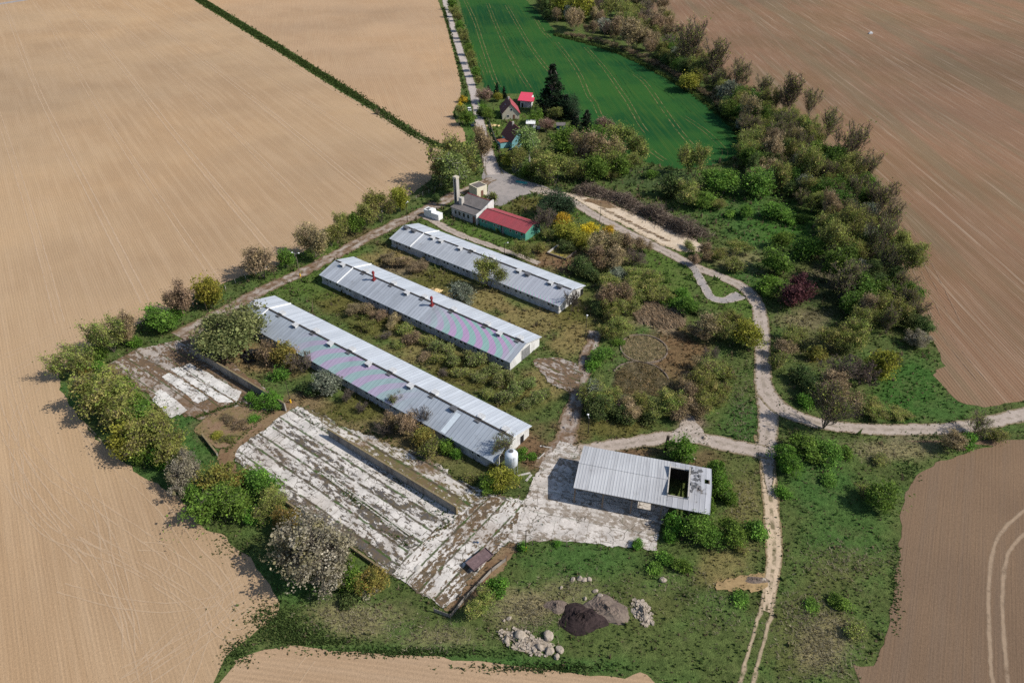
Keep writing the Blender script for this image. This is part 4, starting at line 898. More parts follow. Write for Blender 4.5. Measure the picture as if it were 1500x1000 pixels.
# lamp posts and poles
def lamp(px, py, h, label, arms=1, yellow=False, az=0.0, name='street_lamp', cat='lamp post'):
    v = at(px, py); r = thing(name, (v.x, v.y, 0), az, label, cat, 'lamp posts and poles in the farmyard')
    MB().tube((0, 0, 0), (0, 0, h), .10, .065, 8).build('pole', M['wood_dark' if h < 7 else 'wood'], r)
    if yellow: MB().tube((0, 0, 0), (0, 0, 1.0), .2, .2, 10).build('base_sleeve', M['yellow'], r)
    for k in range(arms):
        s_ = -1 if k else 1
        MB().tube((0, 0, h - .05), (s_ * .9, 0, h + .25), .04, .04, 6).build('arm', M['grey_metal'], r)
        MB().lathe([(.05, h + .12), (.2, h + .16), (.24, h + .3), (.1, h + .38)], 10, (s_ * 1.0, 0)).build('lamp_head', M['white'], r)
    return r
lamp(440, 405, 7.5, 'two-headed lamp post with yellow base beside the muddy lane', 2, True, R_(-10)); lamp(597, 325, 6.5, 'lamp post where the lane meets the rear barn', 1, False, R_(60)); lamp(857, 499, 6.8, 'lamp post on grass beside the yard lane', 1, False, R_(80))
lamp(426, 590, 6.2, 'leaning bare pole with yellow foot at the dark pit wall end', 0, True, name='pole', cat='pole'); lamp(770, 806, 5.6, 'pole with yellow foot at the slab edge above the meadow', 0, True, name='pole', cat='pole'); lamp(307, 466, 5, 'bare pole beside the lane at the round willow', 0, name='pole', cat='pole')
lamp(878, 330, 8, 'tall wooden pole beside the gravel road near the yellow bushes', 0, name='pole', cat='pole'); lamp(712, 262, 9, 'wooden pole at the junction of lane and asphalt yard', 0, name='pole', cat='pole'); lamp(861, 636, 4.5, 'short lamp post with white head at the brown bank', 1, False, R_(100))
lamp(739, 372, 3.6, 'short white-headed lamp at the far eave of the rear barn', 1, False, R_(0))
# gate posts and field fences
v = at(975, 660); r = thing('gate_post', (v.x, v.y, 0), 0, 'dark thick post and low gate rails beside the shed', 'gate')
MB().box(-.25, .25, -.25, .25, 0, 4.2).build('post', M['wood_dark'], r); g = MB()
for k in range(7): g.box(-2.2 + k * .3, -2.14 + k * .3, -.03, .03, .1, 1.7)
g.box(-2.3, -.26, -.035, -.031, .4, .5).box(-2.3, -.26, -.035, -.031, 1.3, 1.4); g.build('gate_rails', M['wood_dark'], r)
def fence(pts, gap, h, label, mat='conc', rails=(), panel=None):
    P = [at(*p) for p in pts]; r = thing('fence', P[0], 0, label, 'fence'); n = 0; rl = MB(); last = None
    for a_, b_ in zip(P, P[1:]):
        L = (b_ - a_).length; m_ = max(1, int(L / gap))
        for k in range(m_):
            q = a_ + (b_ - a_) * (k / m_) - P[0]; hh = h * random.uniform(.85, 1.05)
            if n < 95: MB().add([(q.x + x, q.y + y, z) for z in (0, hh) for x, y in ((-.07, -.07), (.07, -.07), (.07, .07), (-.07, .07))], [(0, 1, 5, 4), (1, 2, 6, 5), (2, 3, 7, 6), (3, 0, 4, 7), (4, 5, 6, 7)]).build('post', M[mat], r)
            if last is not None:
                for z in rails: rl.tube((last.x, last.y, z), (q.x, q.y, z), .025, None, 4)
                if panel:
                    d = (q - last).normalized() * .09
                    nn = Vector((-d.y, d.x, 0)).normalized() * .02; l2, q2 = last + d, q - d
                    rl.add([(v_.x, v_.y, z) for z in (.1, panel) for v_ in (l2 - nn, q2 - nn, q2 + nn, l2 + nn)], [(0, 1, 5, 4), (2, 3, 7, 6), (4, 5, 6, 7)])
            last = q; n += 1
    if rl.v: rl.build('rail', M['wood' if not panel else 'wall_conc'], r)
    return r
fence([(250, 462), (300, 440), (360, 408), (420, 385), (480, 352)], 3.2, 1.6, 'row of pale concrete fence posts between field and lane, left stretch'); fence([(500, 342), (560, 314), (610, 292), (655, 270)], 3.2, 1.6, 'row of pale concrete fence posts along the lane near the kiosk', rails=(.7, 1.3))
fence([(636, 896), (660, 905), (680, 880), (720, 838), (762, 806)], 2.6, 1.5, 'broken grey board fence along the slab corner and meadow', 'wood', (.5, 1.0), .9); fence([(716, 178), (722, 196), (729, 215), (734, 226)], 2.5, 1.5, 'teal-grey garden fence along the lane by the houses', 'wood', (), 1.3)
fence([(140, 512), (160, 560), (205, 600)], 4, 1.5, 'few grey fence posts at the hedge corner', 'wood'); fence([(780, 798), (830, 800), (880, 806), (930, 812)], 5, 1.3, 'thin wooden fence posts between yard and meadow', 'wood')
v = at(1275, 50); r = thing('field_marker', (v.x, v.y, 0), 0, 'tiny white object lying alone in the wide brown field', 'marker'); MB().box(-1.1, 1.1, -.8, .8, 0, .9).box(-.5, .5, -.4, .4, .902, 1.3).build('block', M['white'], r)
# planks lying at the barn end
for i, (x, y, az, l) in enumerate(((768, 695, .3, 2.6), (775, 700, 1.0, 2.0), (800, 655, -.2, 2.6), (793, 668, .9, 2.2))):
    v = at(x, y); r = thing('plank', (v.x, v.y, 0), az, ['pale plank lying in the dirt by the silo', 'short pale plank leaning across dirt near the yard', 'weathered plank lying highest up the dirt at the barn end', 'weathered plank lying lowest in the dirt at the barn end'][i], 'plank'); MB().box(-l / 2, l / 2, -.12, .12, .02, .14).box(-l / 2, l / 2, .16, .3, .02, .1).build('board', M['conc'], r)
# ---------------------------------------------------------------- vegetation
m = Mat('foliage', .75, .15)
oi = m.n('ShaderNodeObjectInfo')
c = m.mix(1, m.attr('col'), oi.outputs['Color'], 'MULTIPLY')
hs = m.n('ShaderNodeHueSaturation'); m.put(hs.inputs['Color'], c)
m.put(hs.inputs['Hue'], m.math('ADD', .5, m.math('MULTIPLY', m.math('SUBTRACT', oi.outputs['Random'], .5), .035)))
m.put(hs.inputs['Value'], m.math('ADD', .86, m.math('MULTIPLY', oi.outputs['Random'], .28)))
m.put(m.b.inputs['Base Color'], hs.outputs[0])
tr = m.n('ShaderNodeBsdfTranslucent'); m.put(tr.inputs['Color'], hs.outputs[0]); ms = m.n('ShaderNodeMixShader'); ms.inputs[0].default_value = .33
m.t.links.new(m.b.outputs[0], ms.inputs[1]); m.t.links.new(tr.outputs[0], ms.inputs[2])
m.t.links.new(ms.outputs[0], m.t.nodes['Material Output'].inputs['Surface']); M['leaf'] = m.m
m = Mat('bark', .9, .1); M['bark'] = m.done(m.mix(1, m.attr('col'), m.ramp(m.noise(scale=3, detail=3), [(.3, (.7, .7, .7)), (.7, (1.3, 1.3, 1.3))]), 'MULTIPLY'))
m = Mat('grass_blades', .9, .1); M['blade'] = m.done(m.attr('col'))
tr = m.n('ShaderNodeBsdfTranslucent'); m.put(tr.inputs['Color'], m.attr('col')); ms = m.n('ShaderNodeMixShader'); ms.inputs[0].default_value = .5
m.t.links.new(m.b.outputs[0], ms.inputs[1]); m.t.links.new(tr.outputs[0], ms.inputs[2]); m.t.links.new(ms.outputs[0], m.t.nodes['Material Output'].inputs['Surface'])

def unit(a): return a / (np.linalg.norm(a, axis=-1, keepdims=True) + 1e-9)
def leaf_quads(rs, C, size, up=.4, asp=.75):
    n = len(C); N = unit(rs.normal(size=(n, 3)) + np.array([0, 0, up])); T = unit(np.cross(N, unit(rs.normal(size=(n, 3))))); B = np.cross(N, T)
    s = (size * np.exp(rs.normal(0, .35, n)))[:, None]
    V = np.stack([C - T * s, C - B * s * asp, C + T * s, C + B * s * asp], 1).reshape(-1, 3)
    return V, np.arange(4 * n).reshape(n, 4)
def seg_quads(P0, P1, r0, r1, k=3):
    P0, P1 = np.asarray(P0, float), np.asarray(P1, float); r0, r1 = np.asarray(r0)[:, None], np.asarray(r1)[:, None]; n = len(P0)
    d = unit(P1 - P0); h = np.where(np.abs(d[:, 2:3]) > .9, np.array([[1., 0, 0]]), np.array([[0, 0, 1.]])); A = unit(np.cross(d, h)); B = np.cross(d, A)
    V = np.zeros((n, 2, k, 3))
    for i in range(k):
        t = 2 * math.pi * i / k; o = A * math.cos(t) + B * math.sin(t); V[:, 0, i] = P0 + o * r0; V[:, 1, i] = P1 + o * r1
    F = [[[0 * k + i, 0 * k + (i + 1) % k, k + (i + 1) % k, k + i] for i in range(k)]]
    F = (np.array(F) + (np.arange(n) * 2 * k)[:, None, None]).reshape(-1, 4)
    return V.reshape(-1, 3), F
BARK = (.14, .115, .095)
def skeleton(rs, H, R, base, depth=3, nb=(3, 4), forks=1, lean=0.0, up=.30):
    """trunk with side limbs, side branches and twigs; returns segment arrays and levels (0 = twigs)"""
    S0, S1, A, Bv, lv = [], [], [], [], []
    def grow(p, d, L, r, dep):
        m_ = (2, 3, 4, 6)[min(dep, 3)]; q = p
        for j in range(m_):
            d = unit(d + rs.normal(0, .13, 3) + np.array([0, 0, up * .35])); e = q + d * L / m_; ra, rb = r * (1 - .8 * j / m_), r * (1 - .8 * (j + 1) / m_)
            S0.append(q); S1.append(e); A.append(ra); Bv.append(rb); lv.append(dep); q = e
            if dep == 0 or (dep >= 3 and q[2] < base): continue
            for _ in range(int(rs.integers(nb[0] - 1, nb[1] + 1 if dep < 3 else nb[1]))):
                a_ = rs.uniform(0, 6.28); h = unit(np.cross(d, rs.normal(size=3))); dd = unit(d * rs.uniform(.45, .95) + h * .8 + np.array([0, 0, up * .6]))
                t = (j + 1) / m_; grow(q, dd, L * rs.uniform(.42, .62) * (1.15 - .5 * t), rb * .62 + r * .08, dep - 1)
    for f in range(forks):
        d0 = unit(np.array([rs.normal(0, .08 + .28 * (forks > 1)) + lean, rs.normal(0, .08 + .28 * (forks > 1)), 1.0]))
        grow(np.zeros(3), d0, H * .62, .022 * H / (forks ** .5), depth)
    S0, S1 = np.array(S0), np.array(S1)
    k = np.array([R / np.percentile(np.hypot(S1[:, 0], S1[:, 1]), 97)] * 2 + [H / S1[:, 2].max()]); return S0 * k, S1 * k, np.array(A), np.array(Bv), np.array(lv), None
def crown_centres(rs, n, R, z0, z1, shape):
    out = []; ph = rs.uniform(0, 6.28, 4)
    while len(out) < n:
        p = unit(rs.normal(size=3)) * rs.random() ** (1 / 2.6)
        t = (p[2] + 1) / 2; a_ = math.atan2(p[1], p[0]); wob = 1 + .26 * math.sin(2 * a_ + ph[0] + p[2]) + .20 * math.sin(3 * a_ + ph[1] + 2 * p[2]) + .10 * math.sin(5 * a_ + ph[2])
        if shape == 'cone':
            t = rs.random() ** 1.35; q = rs.random() ** .4; a_ = rs.uniform(0, 6.28); rad = (1 - t ** 1.35) * R * q * (1 + .15 * math.sin(7 * t * 6)); out.append((rad * math.cos(a_), rad * math.sin(a_), z0 + t * (z1 - z0 + .5))); continue
        if shape == 'dome': t = max(0, p[2] * .9 + .1); 
        if t < .10 and rs.random() < .7: continue
        if math.sin(4 * p[0] + ph[1]) * math.sin(4.4 * p[1] + ph[2]) * math.sin(3.7 * p[2] + ph[3]) > .22: continue
        out.append((p[0] * R * wob, p[1] * R * wob, z0 + t * (z1 - z0) * (1 + .12 * math.sin(4 * a_ + ph[3]))))
    return np.array(out)
def cols_for(rs, idx, n, pal, leafj=.22, clumpj=.16):
    pal = np.array(pal); nc = idx.max() + 1
    w = rs.random((nc, len(pal))) ** 3; w /= w.sum(1, keepdims=True); base = (w @ pal) * (1 + rs.normal(0, clumpj * 1.3, (nc, 1))).clip(.5, 1.7)
    c_ = base[idx] * (1 + rs.normal(0, leafj, (n, 1))).clip(.4, 1.8); return c_
def make_leafy(name, seed, D, H, base, nc, lpc, cr, ls, pal, shape='round', bark=BARK, limb=.7, bush=False, up=.4):
    rs = np.random.default_rng(seed); R = D / 2 - cr * .9
    C = crown_centres(rs, nc, R, base + cr * .5, H - cr * .7, shape)
    idx = np.repeat(np.arange(nc), lpc); g = rs.normal(size=(nc * lpc, 3)); g *= (np.minimum(np.linalg.norm(g, axis=1), 1.9) / np.linalg.norm(g, axis=1))[:, None]
    crs = cr * np.exp(rs.normal(0, .38, nc)) * (1.15 - .85 * (C[:, 2] / H).clip(0, 1) if shape == 'cone' else 1); P = C[idx] + g * crs[idx][:, None] * .62 * np.array([1, 1, .8]); P[:, 2] = np.maximum(P[:, 2], .05)
    V, F = leaf_quads(rs, P, ls, up); col = np.repeat(cols_for(rs, idx, len(P), pal), 4, 0)
    s0, s1, a_, b_ = [], [], [], []; tr = max(.05, .022 * H) if not bush else .05
    if not bush:
        top = H * (.92 if shape == 'cone' else .7); n = 5; q = np.zeros(3)
        for j in range(n):
            e = np.array([rs.normal(0, .02 * H), rs.normal(0, .02 * H), top * (j + 1) / n]); s0.append(q); s1.append(e); a_.append(tr * (1.35 if j == 0 else 1) * (1 - j / n * .8)); b_.append(tr * (1 - (j + 1) / n * .8)); q = e
    for c_ in C:
        if rs.random() > limb: continue
        if bush: p = np.array([rs.normal(0, .12 * D), rs.normal(0, .12 * D), 0])
        else: p = np.array([0, 0, max(base * .7, min(c_[2] * .75, H * .65))])
        mid = p * .45 + c_ * .55 + rs.normal(0, .06 * D, 3) * np.array([1, 1, .5]); r_ = tr * .38
        s0 += [p, mid]; s1 += [mid, c_]; a_ += [r_, r_ * .65]; b_ += [r_ * .65, r_ * .2]
        for _ in range(3): s0.append(c_); s1.append(c_ + rs.normal(0, cr * .7, 3)); a_.append(r_ * .35); b_.append(.008)
    tV, tF = seg_quads(s0, s1, a_, b_, 5 if not bush else 3); tcol = np.tile(np.array(bark), (len(tV), 1)) * rs.uniform(.8, 1.2)
    return finish(name, V, F, col, tV, tF, tcol, D, H, bush)
def finish(name, V, F, col, tV, tF, tcol, D, H, bush):
    if bush:
        me = np_mesh(name, np.vstack([V, tV]), np.vstack([F, tF + len(V)]), [M['leaf'], M['bark']], np.vstack([col, tcol]), np.r_[np.zeros(len(F)), np.ones(len(tF))])
        return dict(bush=me, D=D, H=H)
    return dict(trunk=np_mesh(name + '_trunk', tV, tF, [M['bark']], tcol), crown=np_mesh(name + '_crown', V, F, [M['leaf']], col), D=D, H=H)
def make_budding(name, seed, D, H, base, pal, nleaf, ls, spread=.35, depth=3, nb=(2, 3), bark=BARK, twig=(.21, .165, .125), bush=False, forks=1, lean=0.0, tw=.03, up=.3):
    rs = np.random.default_rng(seed); S0, S1, A, B_, lv, tips = skeleton(rs, H, D / 2, base, depth, nb, forks, lean, up)
    A = np.maximum(A, tw); B_ = np.maximum(B_, tw * .7)
    thick = lv >= (2 if depth > 2 else 1); tV, tF = seg_quads(S0[thick], S1[thick], A[thick], B_[thick], 4); fV, fF = seg_quads(S0[~thick], S1[~thick], A[~thick], B_[~thick], 3)
    tcol = np.tile(np.array(bark), (len(tV), 1)); fcol = np.tile(np.array(twig), (len(fV), 1)) * (1 + .2 * rs.normal(size=(len(fV), 1)))
    V, F, col = fV, fF, fcol
    if nleaf:
        e = np.where(lv <= 1)[0]; k = rs.choice(e, nleaf); t = rs.random((nleaf, 1)); P = S0[k] * (1 - t) + S1[k] * t + rs.normal(0, spread, (nleaf, 3)); P[:, 2] = np.maximum(P[:, 2], .05)
        lV, lF = leaf_quads(rs, P, ls); cell = (np.floor(P / (D * .18)).astype(int) @ np.array([73, 19, 7])) % 40
        lc = np.repeat(cols_for(rs, cell, nleaf, pal), 4, 0)
        V = np.vstack([lV, fV]); F = np.vstack([lF, fF + len(lV)]); col = np.vstack([lc, fcol])
    return finish(name, V, F, col, tV, tF, tcol, D, H, bush)
PAL = dict(green=[(0.13, 0.235, 0.034), (0.175, 0.28, 0.045), (0.095, 0.18, 0.03)],
 fresh=[(0.115, 0.243, 0.027), (0.162, 0.297, 0.041), (0.081, 0.176, 0.027)],
 dark=[(0.07, 0.115, 0.034), (0.095, 0.145, 0.042), (0.13, 0.15, 0.05)],
 olive=[(0.255, 0.268, 0.066), (0.195, 0.25, 0.05), (0.305, 0.27, 0.088)],
 brown=[(0.33, 0.245, 0.14), (0.28, 0.22, 0.1), (0.36, 0.265, 0.165)],
 lime=[(0.275, 0.275, 0.037), (0.213, 0.25, 0.037), (0.338, 0.312, 0.05)],
 willow=[(0.221, 0.26, 0.098), (0.169, 0.227, 0.078), (0.273, 0.293, 0.117)],
 gold=[(0.3, 0.215, 0.055), (0.24, 0.2, 0.05), (0.2, 0.21, 0.05)],
 yellow=[(0.66, 0.46, 0.03), (0.56, 0.4, 0.03), (0.4, 0.33, 0.05)],
 blossom=[(0.4, 0.365, 0.28), (0.31, 0.28, 0.2), (0.24, 0.22, 0.11)],
 white=[(0.58, 0.6, 0.55), (0.45, 0.5, 0.4), (0.22, 0.28, 0.14)],
 purple=[(0.102, 0.036, 0.041), (0.078, 0.029, 0.036), (0.132, 0.054, 0.048)],
 silver=[(0.221, 0.24, 0.169), (0.156, 0.189, 0.117), (0.273, 0.286, 0.221)],
 conifer=[(0.017, 0.036, 0.017), (0.024, 0.046, 0.019), (0.012, 0.026, 0.014)],
 pine=[(0.046, 0.085, 0.039), (0.065, 0.104, 0.052), (0.033, 0.065, 0.033)],
 birch=[(0.208, 0.273, 0.072), (0.156, 0.221, 0.065), (0.26, 0.312, 0.104)],
 pink=[(0.375, 0.237, 0.188), (0.3, 0.2, 0.15), (0.25, 0.188, 0.112)],
 wisp=[(0.24, 0.3, 0.08), (0.2, 0.26, 0.065), (0.29, 0.31, 0.11)],
 dry=[(0.3, 0.225, 0.125), (0.25, 0.19, 0.11), (0.2, 0.17, 0.08)])
PROTO = {}
def proto(kind):
    if kind in PROTO: return PROTO[kind]
    L = []; p = PAL.get(kind); sd = sum(map(ord, kind)) * 13
    nm = kind + '_leaves'
    if kind in ('green', 'fresh', 'dark', 'lime', 'gold', 'purple', 'yellow', 'silver'):
        for v in range(3):
            L.append(make_leafy(nm, sd + v, 3.6, 3.0, .1, 28, 100, .72, .11, p, 'dome', bush=True))
            L.append(make_leafy(nm, sd + 5 + v, 6.5, 6.5, .4, 62, 105, .95, .135, p, 'round'))
    elif kind == 'willow':
        L = [make_leafy(nm, sd + v, 9, 7, .4, 150, 110, .95, .125, p, 'round') for v in range(2)]
    elif kind in ('olive', 'brown', 'pink', 'dry', 'wisp'):
        for v in range(3):
            L.append(make_budding(nm, sd + v, 3.6, 3.0, .3, p, 2400, .08, .28, 2, (3, 4), bush=True, forks=7, tw=.022))
            L.append(make_budding(nm, sd + 5 + v, 7, 7, .8, p, 5600 + 1200 * v, .10, .42, 3, (2, 3), tw=.028, forks=4))
    elif kind in ('blossom', 'white'):
        for v in range(2):
            L.append(make_budding(nm, sd + v, 4, 3.4, .4, p, 2400, .10, .28, 2, (3, 4), bush=True, forks=7, tw=.02))
            L.append(make_leafy(nm, sd + 5 + v, 9.5, 7.5, .3, 190, 95, .8, .115, p, 'round', limb=.9))
    elif kind == 'bare':
        for v in range(3):
            L.append(make_budding(nm, sd + v, 4, 3.8, .4, p, 0, .1, .3, 2, (3, 4), bush=True, forks=7, tw=.024, twig=(.15, .12, .10)))
            L.append(make_budding(nm, sd + 5 + v, 8, 9, .8, PAL['olive'], 220, .09, .4, 3, (2, 3), tw=.038, up=.45, forks=4, twig=(.20, .155, .125)))
    elif kind == 'budtree':     # tall bare trees with a thin veil of buds
        for v in range(4): L.append(make_budding(nm, sd + 5 + v, 8, 9, .8, PAL['olive'], 1500, .10, .5, 3, (2, 2), tw=.04, up=.55, forks=8, twig=(.20, .155, .115)))
    elif kind == 'conifer':
        for v in range(2): L.append(make_leafy(nm, sd + v, 7, 15, .6, 150, 100, .8, .15, p, 'cone', limb=.5, up=-.1))
    elif kind == 'pine': L = [make_leafy(nm, sd + v, 9, 8, .5, 90, 110, 1.0, .13, p, 'round') for v in range(2)]
    elif kind == 'birch': L = [make_leafy(nm, sd + v, 6.5, 10, 1.0, 80, 95, .85, .125, p, 'round', bark=(.35, .33, .3)) for v in range(2)]
    PROTO[kind] = L; return L
NAMES = dict(olive='budding_tree', brown='budding_tree', pink='budding_tree', dry='budding_tree', wisp='budding_tree', green='leafy_tree', fresh='leafy_tree', dark='leafy_tree', lime='leafy_tree', gold='leafy_tree', silver='leafy_tree', purple='leafy_tree', conifer='conifer_tree', pine='pine_tree', bare='bare_tree', budtree='bare_tree', blossom='blossom_tree', white='blossom_tree', willow='willow_tree', birch='birch_tree')
CROWDED = []                     # where crowns stand, for landmarks
def plant(kind, loc, diam, H, label, group=None, tint=None):
    L = proto(kind); best = sorted(L, key=lambda q: abs(math.log(q['D'] / diam)))[:max(1, len(L) // 2)]; q = best[int(rng.integers(len(best)))]
    rz = float(rng.uniform(0, 6.28)); sc = (diam / q['D'], diam / q['D'], H / q['H']); t = np.array([1., 1., 1.]) if tint is None else np.array(tint)
    if 'bush' in q:
        nm = 'bush'; o = link(bpy.data.objects.new(nm, q['bush'])); o.color = (*t, 1); tag(o, label, 'bush', group); r = o
    else:
        r = bpy.data.objects.new(NAMES.get(kind, 'tree'), None); link(r); tag(r, label, 'tree', group)
        for k in ('trunk', 'crown'):
            o = link(bpy.data.objects.new(k, q[k]), r); o.color = (*t, 1)
    ax_ = float(rng.uniform(.84, 1.18)); r.location = (loc[0], loc[1], 0); r.rotation_euler = (float(rng.normal(0, .06)), float(rng.normal(0, .06)), rz); r.scale = (sc[0] * ax_, sc[1] * (2 - ax_), sc[2] * float(rng.uniform(.92, 1.1)))
    return r
PLACED = []
def tree(kind, px, py, w, ratio, label, group=None, tint=None, sf=1.14):
    H = 5.0
    for _ in range(3):
        p = at(px, py, H * .5); diam = sf * w * depth_at(p) / CAM_F; H = diam * ratio / 1.06
    PLACED.append((p.x, p.y, diam)); return plant(kind, p, diam, H, label, group, tint)
# ---------------------------------------------------------------- trees and bushes seen one by one: kind, image x, y, crown width, height/width, label
G1 = 'trees between the tan field and the muddy lane'
for t in [('lime',585,293,28,1.15,'small yellow-green tree beside the field fence, highest up the lane'),('olive',556,303,34,1.3,'upright olive tree next down the lane from the yellow-green one'),
 ('olive',533,319,30,1.1,'olive tree in the clump of four by the lane, its upper end'),('green',518,327,28,1.1,'greenest crown in the clump of four by the lane'),('olive',501,333,30,1.0,'olive tree at the lower end of the clump of four'),
 ('olive',483,347,28,1.0,'small olive tree touching the big brown one above the lane'),('brown',459,354,46,1.0,'big brown budding tree near the two-headed lamp post'),('green',419,378,25,1.0,'small round green tree alone left of the two-headed lamp post'),
 ('brown',382,384,50,.95,'wide brown budding tree casting a shadow on the tan field'),('lime',305,426,44,.95,'round bright yellow-green tree above the round willow'),('brown',264,437,48,1.0,'greyish brown tree left of the round yellow-green one'),
 ('green',230,468,42,.8,'dense dark green bush on the lane bend'),('green',256,462,26,.7,'low green bush under the greyish brown tree'),('olive',158,494,50,.95,'olive tree in the middle of the lane hedge corner'),('brown',188,480,38,1.05,'brown tree rising behind the olive one at the lane hedge corner'),
 ('fresh',196,500,20,.7,'small fresh green bush at the dirt lane edge'),('green',142,514,24,.9,'small green bush between two olive trees at the hedge corner'),('olive',104,529,50,1.0,'olive-brown tree at the very left tip of the hedge'),('fresh',143,535,18,.8,'tiny green bush beside the left tip tree'),('gold',122,540,22,.8,'golden bush at the foot of the left tip tree')]:
    tree(*t, G1, None, 1.22)
G2 = 'hedge trees between the concrete slabs and the lower tan field'
for t in [('olive',142,583,62,.85,'big olive tree at the upper end of the lower hedge'),('olive',168,600,56,.9,'broad olive tree second from the upper hedge end'),('green',178,570,36,.8,'dark green bush at the small pit corner'),('green',207,606,44,.8,'dark green tree squeezed between olive tree and pit'),('lime',188,643,42,.95,'yellow-green tree on the field side of the lower hedge'),
 ('gold',205,626,28,.8,'golden-tipped bush inside the lower hedge'),('olive',236,636,56,.9,'large olive tree by the overgrown bed'),('olive',252,660,40,.9,'olive tree directly below the large olive one'),('green',213,660,32,.9,'green bush below the yellow-green hedge tree'),('fresh',231,671,26,.9,'small fresh green bush at the field shadow edge'),('blossom',268,692,46,.9,'pale buff budding tree in mid hedge'),
 ('gold',322,700,40,.8,'gold and green bush above two round green trees'),('gold',352,703,30,.7,'orange-tinted bush beside the gold one near the slab'),('green',306,738,46,.85,'round green tree left of a pair on the field edge'),('green',346,736,44,.9,'round green tree right of a pair on the field edge'),('green',385,708,42,.8,'green bush at the slab corner'),('olive',396,738,38,.9,'olive bush under the slab edge'),
 ('gold',424,764,40,.8,'orange-gold bush left of the big blossom tree'),('fresh',370,755,26,.7,'low fresh green bush in the hedge gap'),('dark',420,800,34,.6,'dark low bush shaded by the big blossom tree'),('blossom',456,806,92,.85,'huge pale blossom tree overhanging the slab edge'),('green',505,826,26,1.0,'slim green bush between slab wall and blossom tree'),('green',514,850,36,.8,'green bush right of the huge blossom tree'),('gold',546,850,38,.8,'orange-gold bush at the slab tip'),
 ('blossom',541,866,20,.8,'small whitish blossom bush below the orange one'),('dark',512,872,26,.6,'dark low bush at the foot of the hedge end'),('green',335,712,30,.7,'green bush between gold bush and round green pair'),('green',280,718,26,.8,'small green bush beside the pale buff tree'),('green',195,585,26,.8,'small green bush at the wall of the small pit'),('olive',225,615,30,.9,'slender olive tree behind the large olive one')]:
    tree(*t, G2, None, 1.34)
for t in [('lime',318,636,18,.35,'low yellow-green weed clump on the brown overgrown bed'),('brown',352,622,24,.3,'low brown weed clump on the right of the overgrown bed'),('dry',332,614,20,.3,'low dry weed clump at the top of the overgrown bed'),('olive',335,642,20,.3,'low olive weed clump at the bottom of the overgrown bed'),('fresh',372,612,16,.5,'small green bush at the right edge of the overgrown bed')]: tree(*t, 'weeds on the overgrown bed')
G3 = 'shrubs along the shaded side of the front barn'
for t in [('willow',343,486,94,.72,'big round grey-green willow at the far end of the front barn'),('green',318,470,24,.8,'small green bush left of the round willow'),('fresh',301,507,20,.4,'low green bush behind the dark pit wall'),('brown',388,518,30,1.1,'brown shrub right of the tyre heap'),('gold',416,520,44,.9,'golden-brown shrub along the barn near the tyres'),('bare',441,530,40,1.1,'bare grey shrub against the barn eave'),('green',408,545,26,.8,'green bush below the golden-brown shrub'),
 ('silver',476,560,42,.9,'silvery green bush at the barn wall'),('dark',455,570,30,.6,'dark low bush beside the silvery one'),('fresh',398,586,34,.75,'dense bright green bush at the lower end of the dark pit wall'),('fresh',381,588,22,.7,'smaller bright green bush beside the dense one at the pit wall'),('fresh',366,580,18,.7,'smallest green bush at the foot of the pit wall'),('bare',508,578,22,1.1,'slim bare shrub in the barn shadow, nearer the silvery bush'),('bare',530,596,20,.9,'low bare shrub in the barn shadow, below the slim one'),
 ('budtree',579,590,30,1.1,'thin bare tree over the coloured roof part'),('brown',574,618,36,.9,'reddish brown shrub under the thin bare tree'),('brown',603,622,40,1.2,'tall brown shrub beside the golden one at the barn'),('bare',618,612,36,1.2,'bare twiggy tree before the barn roof'),('gold',622,640,36,.9,'golden-brown shrub at the barn wall, lower half'),('olive',630,658,34,.9,'olive bush beside the concrete wall'),('bare',560,630,34,.7,'low bare thicket left of the brown shrubs'),
 ('fresh',652,655,26,.9,'upper fresh green bush near the shaded wall end'),('fresh',668,664,18,.8,'small fresh green bush lower down near the shaded wall end'),('budtree',737,655,34,1.7,'bare tree leaning over the torn barn gable'),('lime',738,702,40,.85,'yellow-green bush in front of the silo'),('fresh',718,706,34,.8,'green bush left of the yellow-green one by the silo'),('gold',722,682,16,1.0,'small golden bush at the barn corner by the silo'),('fresh',764,663,22,.9,'green bush between silo and barn gable'),('fresh',779,668,16,.6,'small low green bush in the dirt right of the silo'),('olive',690,700,24,.6,'low olive bush at the slab edge by the barn')]:
    tree(*t, G3, None, .98 if t[0] in ('brown', 'bare', 'gold', 'olive', 'budtree') else 1.1)
G4 = 'overgrown orchard between the front and middle barns'
k = 0
LK4 = {'brown': 'brown twiggy shrub', 'olive': 'olive shrub', 'wisp': 'pale green wispy young tree', 'green': 'green shrub', 'bare': 'bare shrub', 'birch': 'light green young tree', 'dry': 'dry shrub'}
AUTO = []
for t in [('dry',518,452,38,.7),('brown',537,452,30,.8),('brown',556,462,36,.8),('olive',540,475,34,.7),('brown',577,472,34,.8),('olive',595,482,32,.8),('bare',565,492,26,.7),('brown',604,497,34,.8),('olive',582,505,26,.6),('olive',625,498,30,.7),('wisp',640,505,30,1.0),('wisp',655,512,28,.9),('olive',640,525,30,.7),('brown',624,520,28,.6),('wisp',664,528,32,1.0),('wisp',688,520,26,1.0),('wisp',702,528,34,1.1),('olive',676,545,30,.7),('wisp',700,553,30,.8),
 ('wisp',722,540,32,1.0),('wisp',728,556,34,1.0),('wisp',748,552,32,.9),('wisp',756,572,36,1.0),('wisp',775,562,30,.9),('wisp',786,580,34,1.0),('wisp',738,580,34,.9),('olive',715,575,28,.6),('wisp',770,590,28,.8),('bare',648,545,24,.6),('olive',800,575,24,.8),('bare',612,470,22,.7)]: AUTO.append((t, LK4[t[0]], G4, 4))
G5 = 'trees and bushes round the rear barns and the annex'
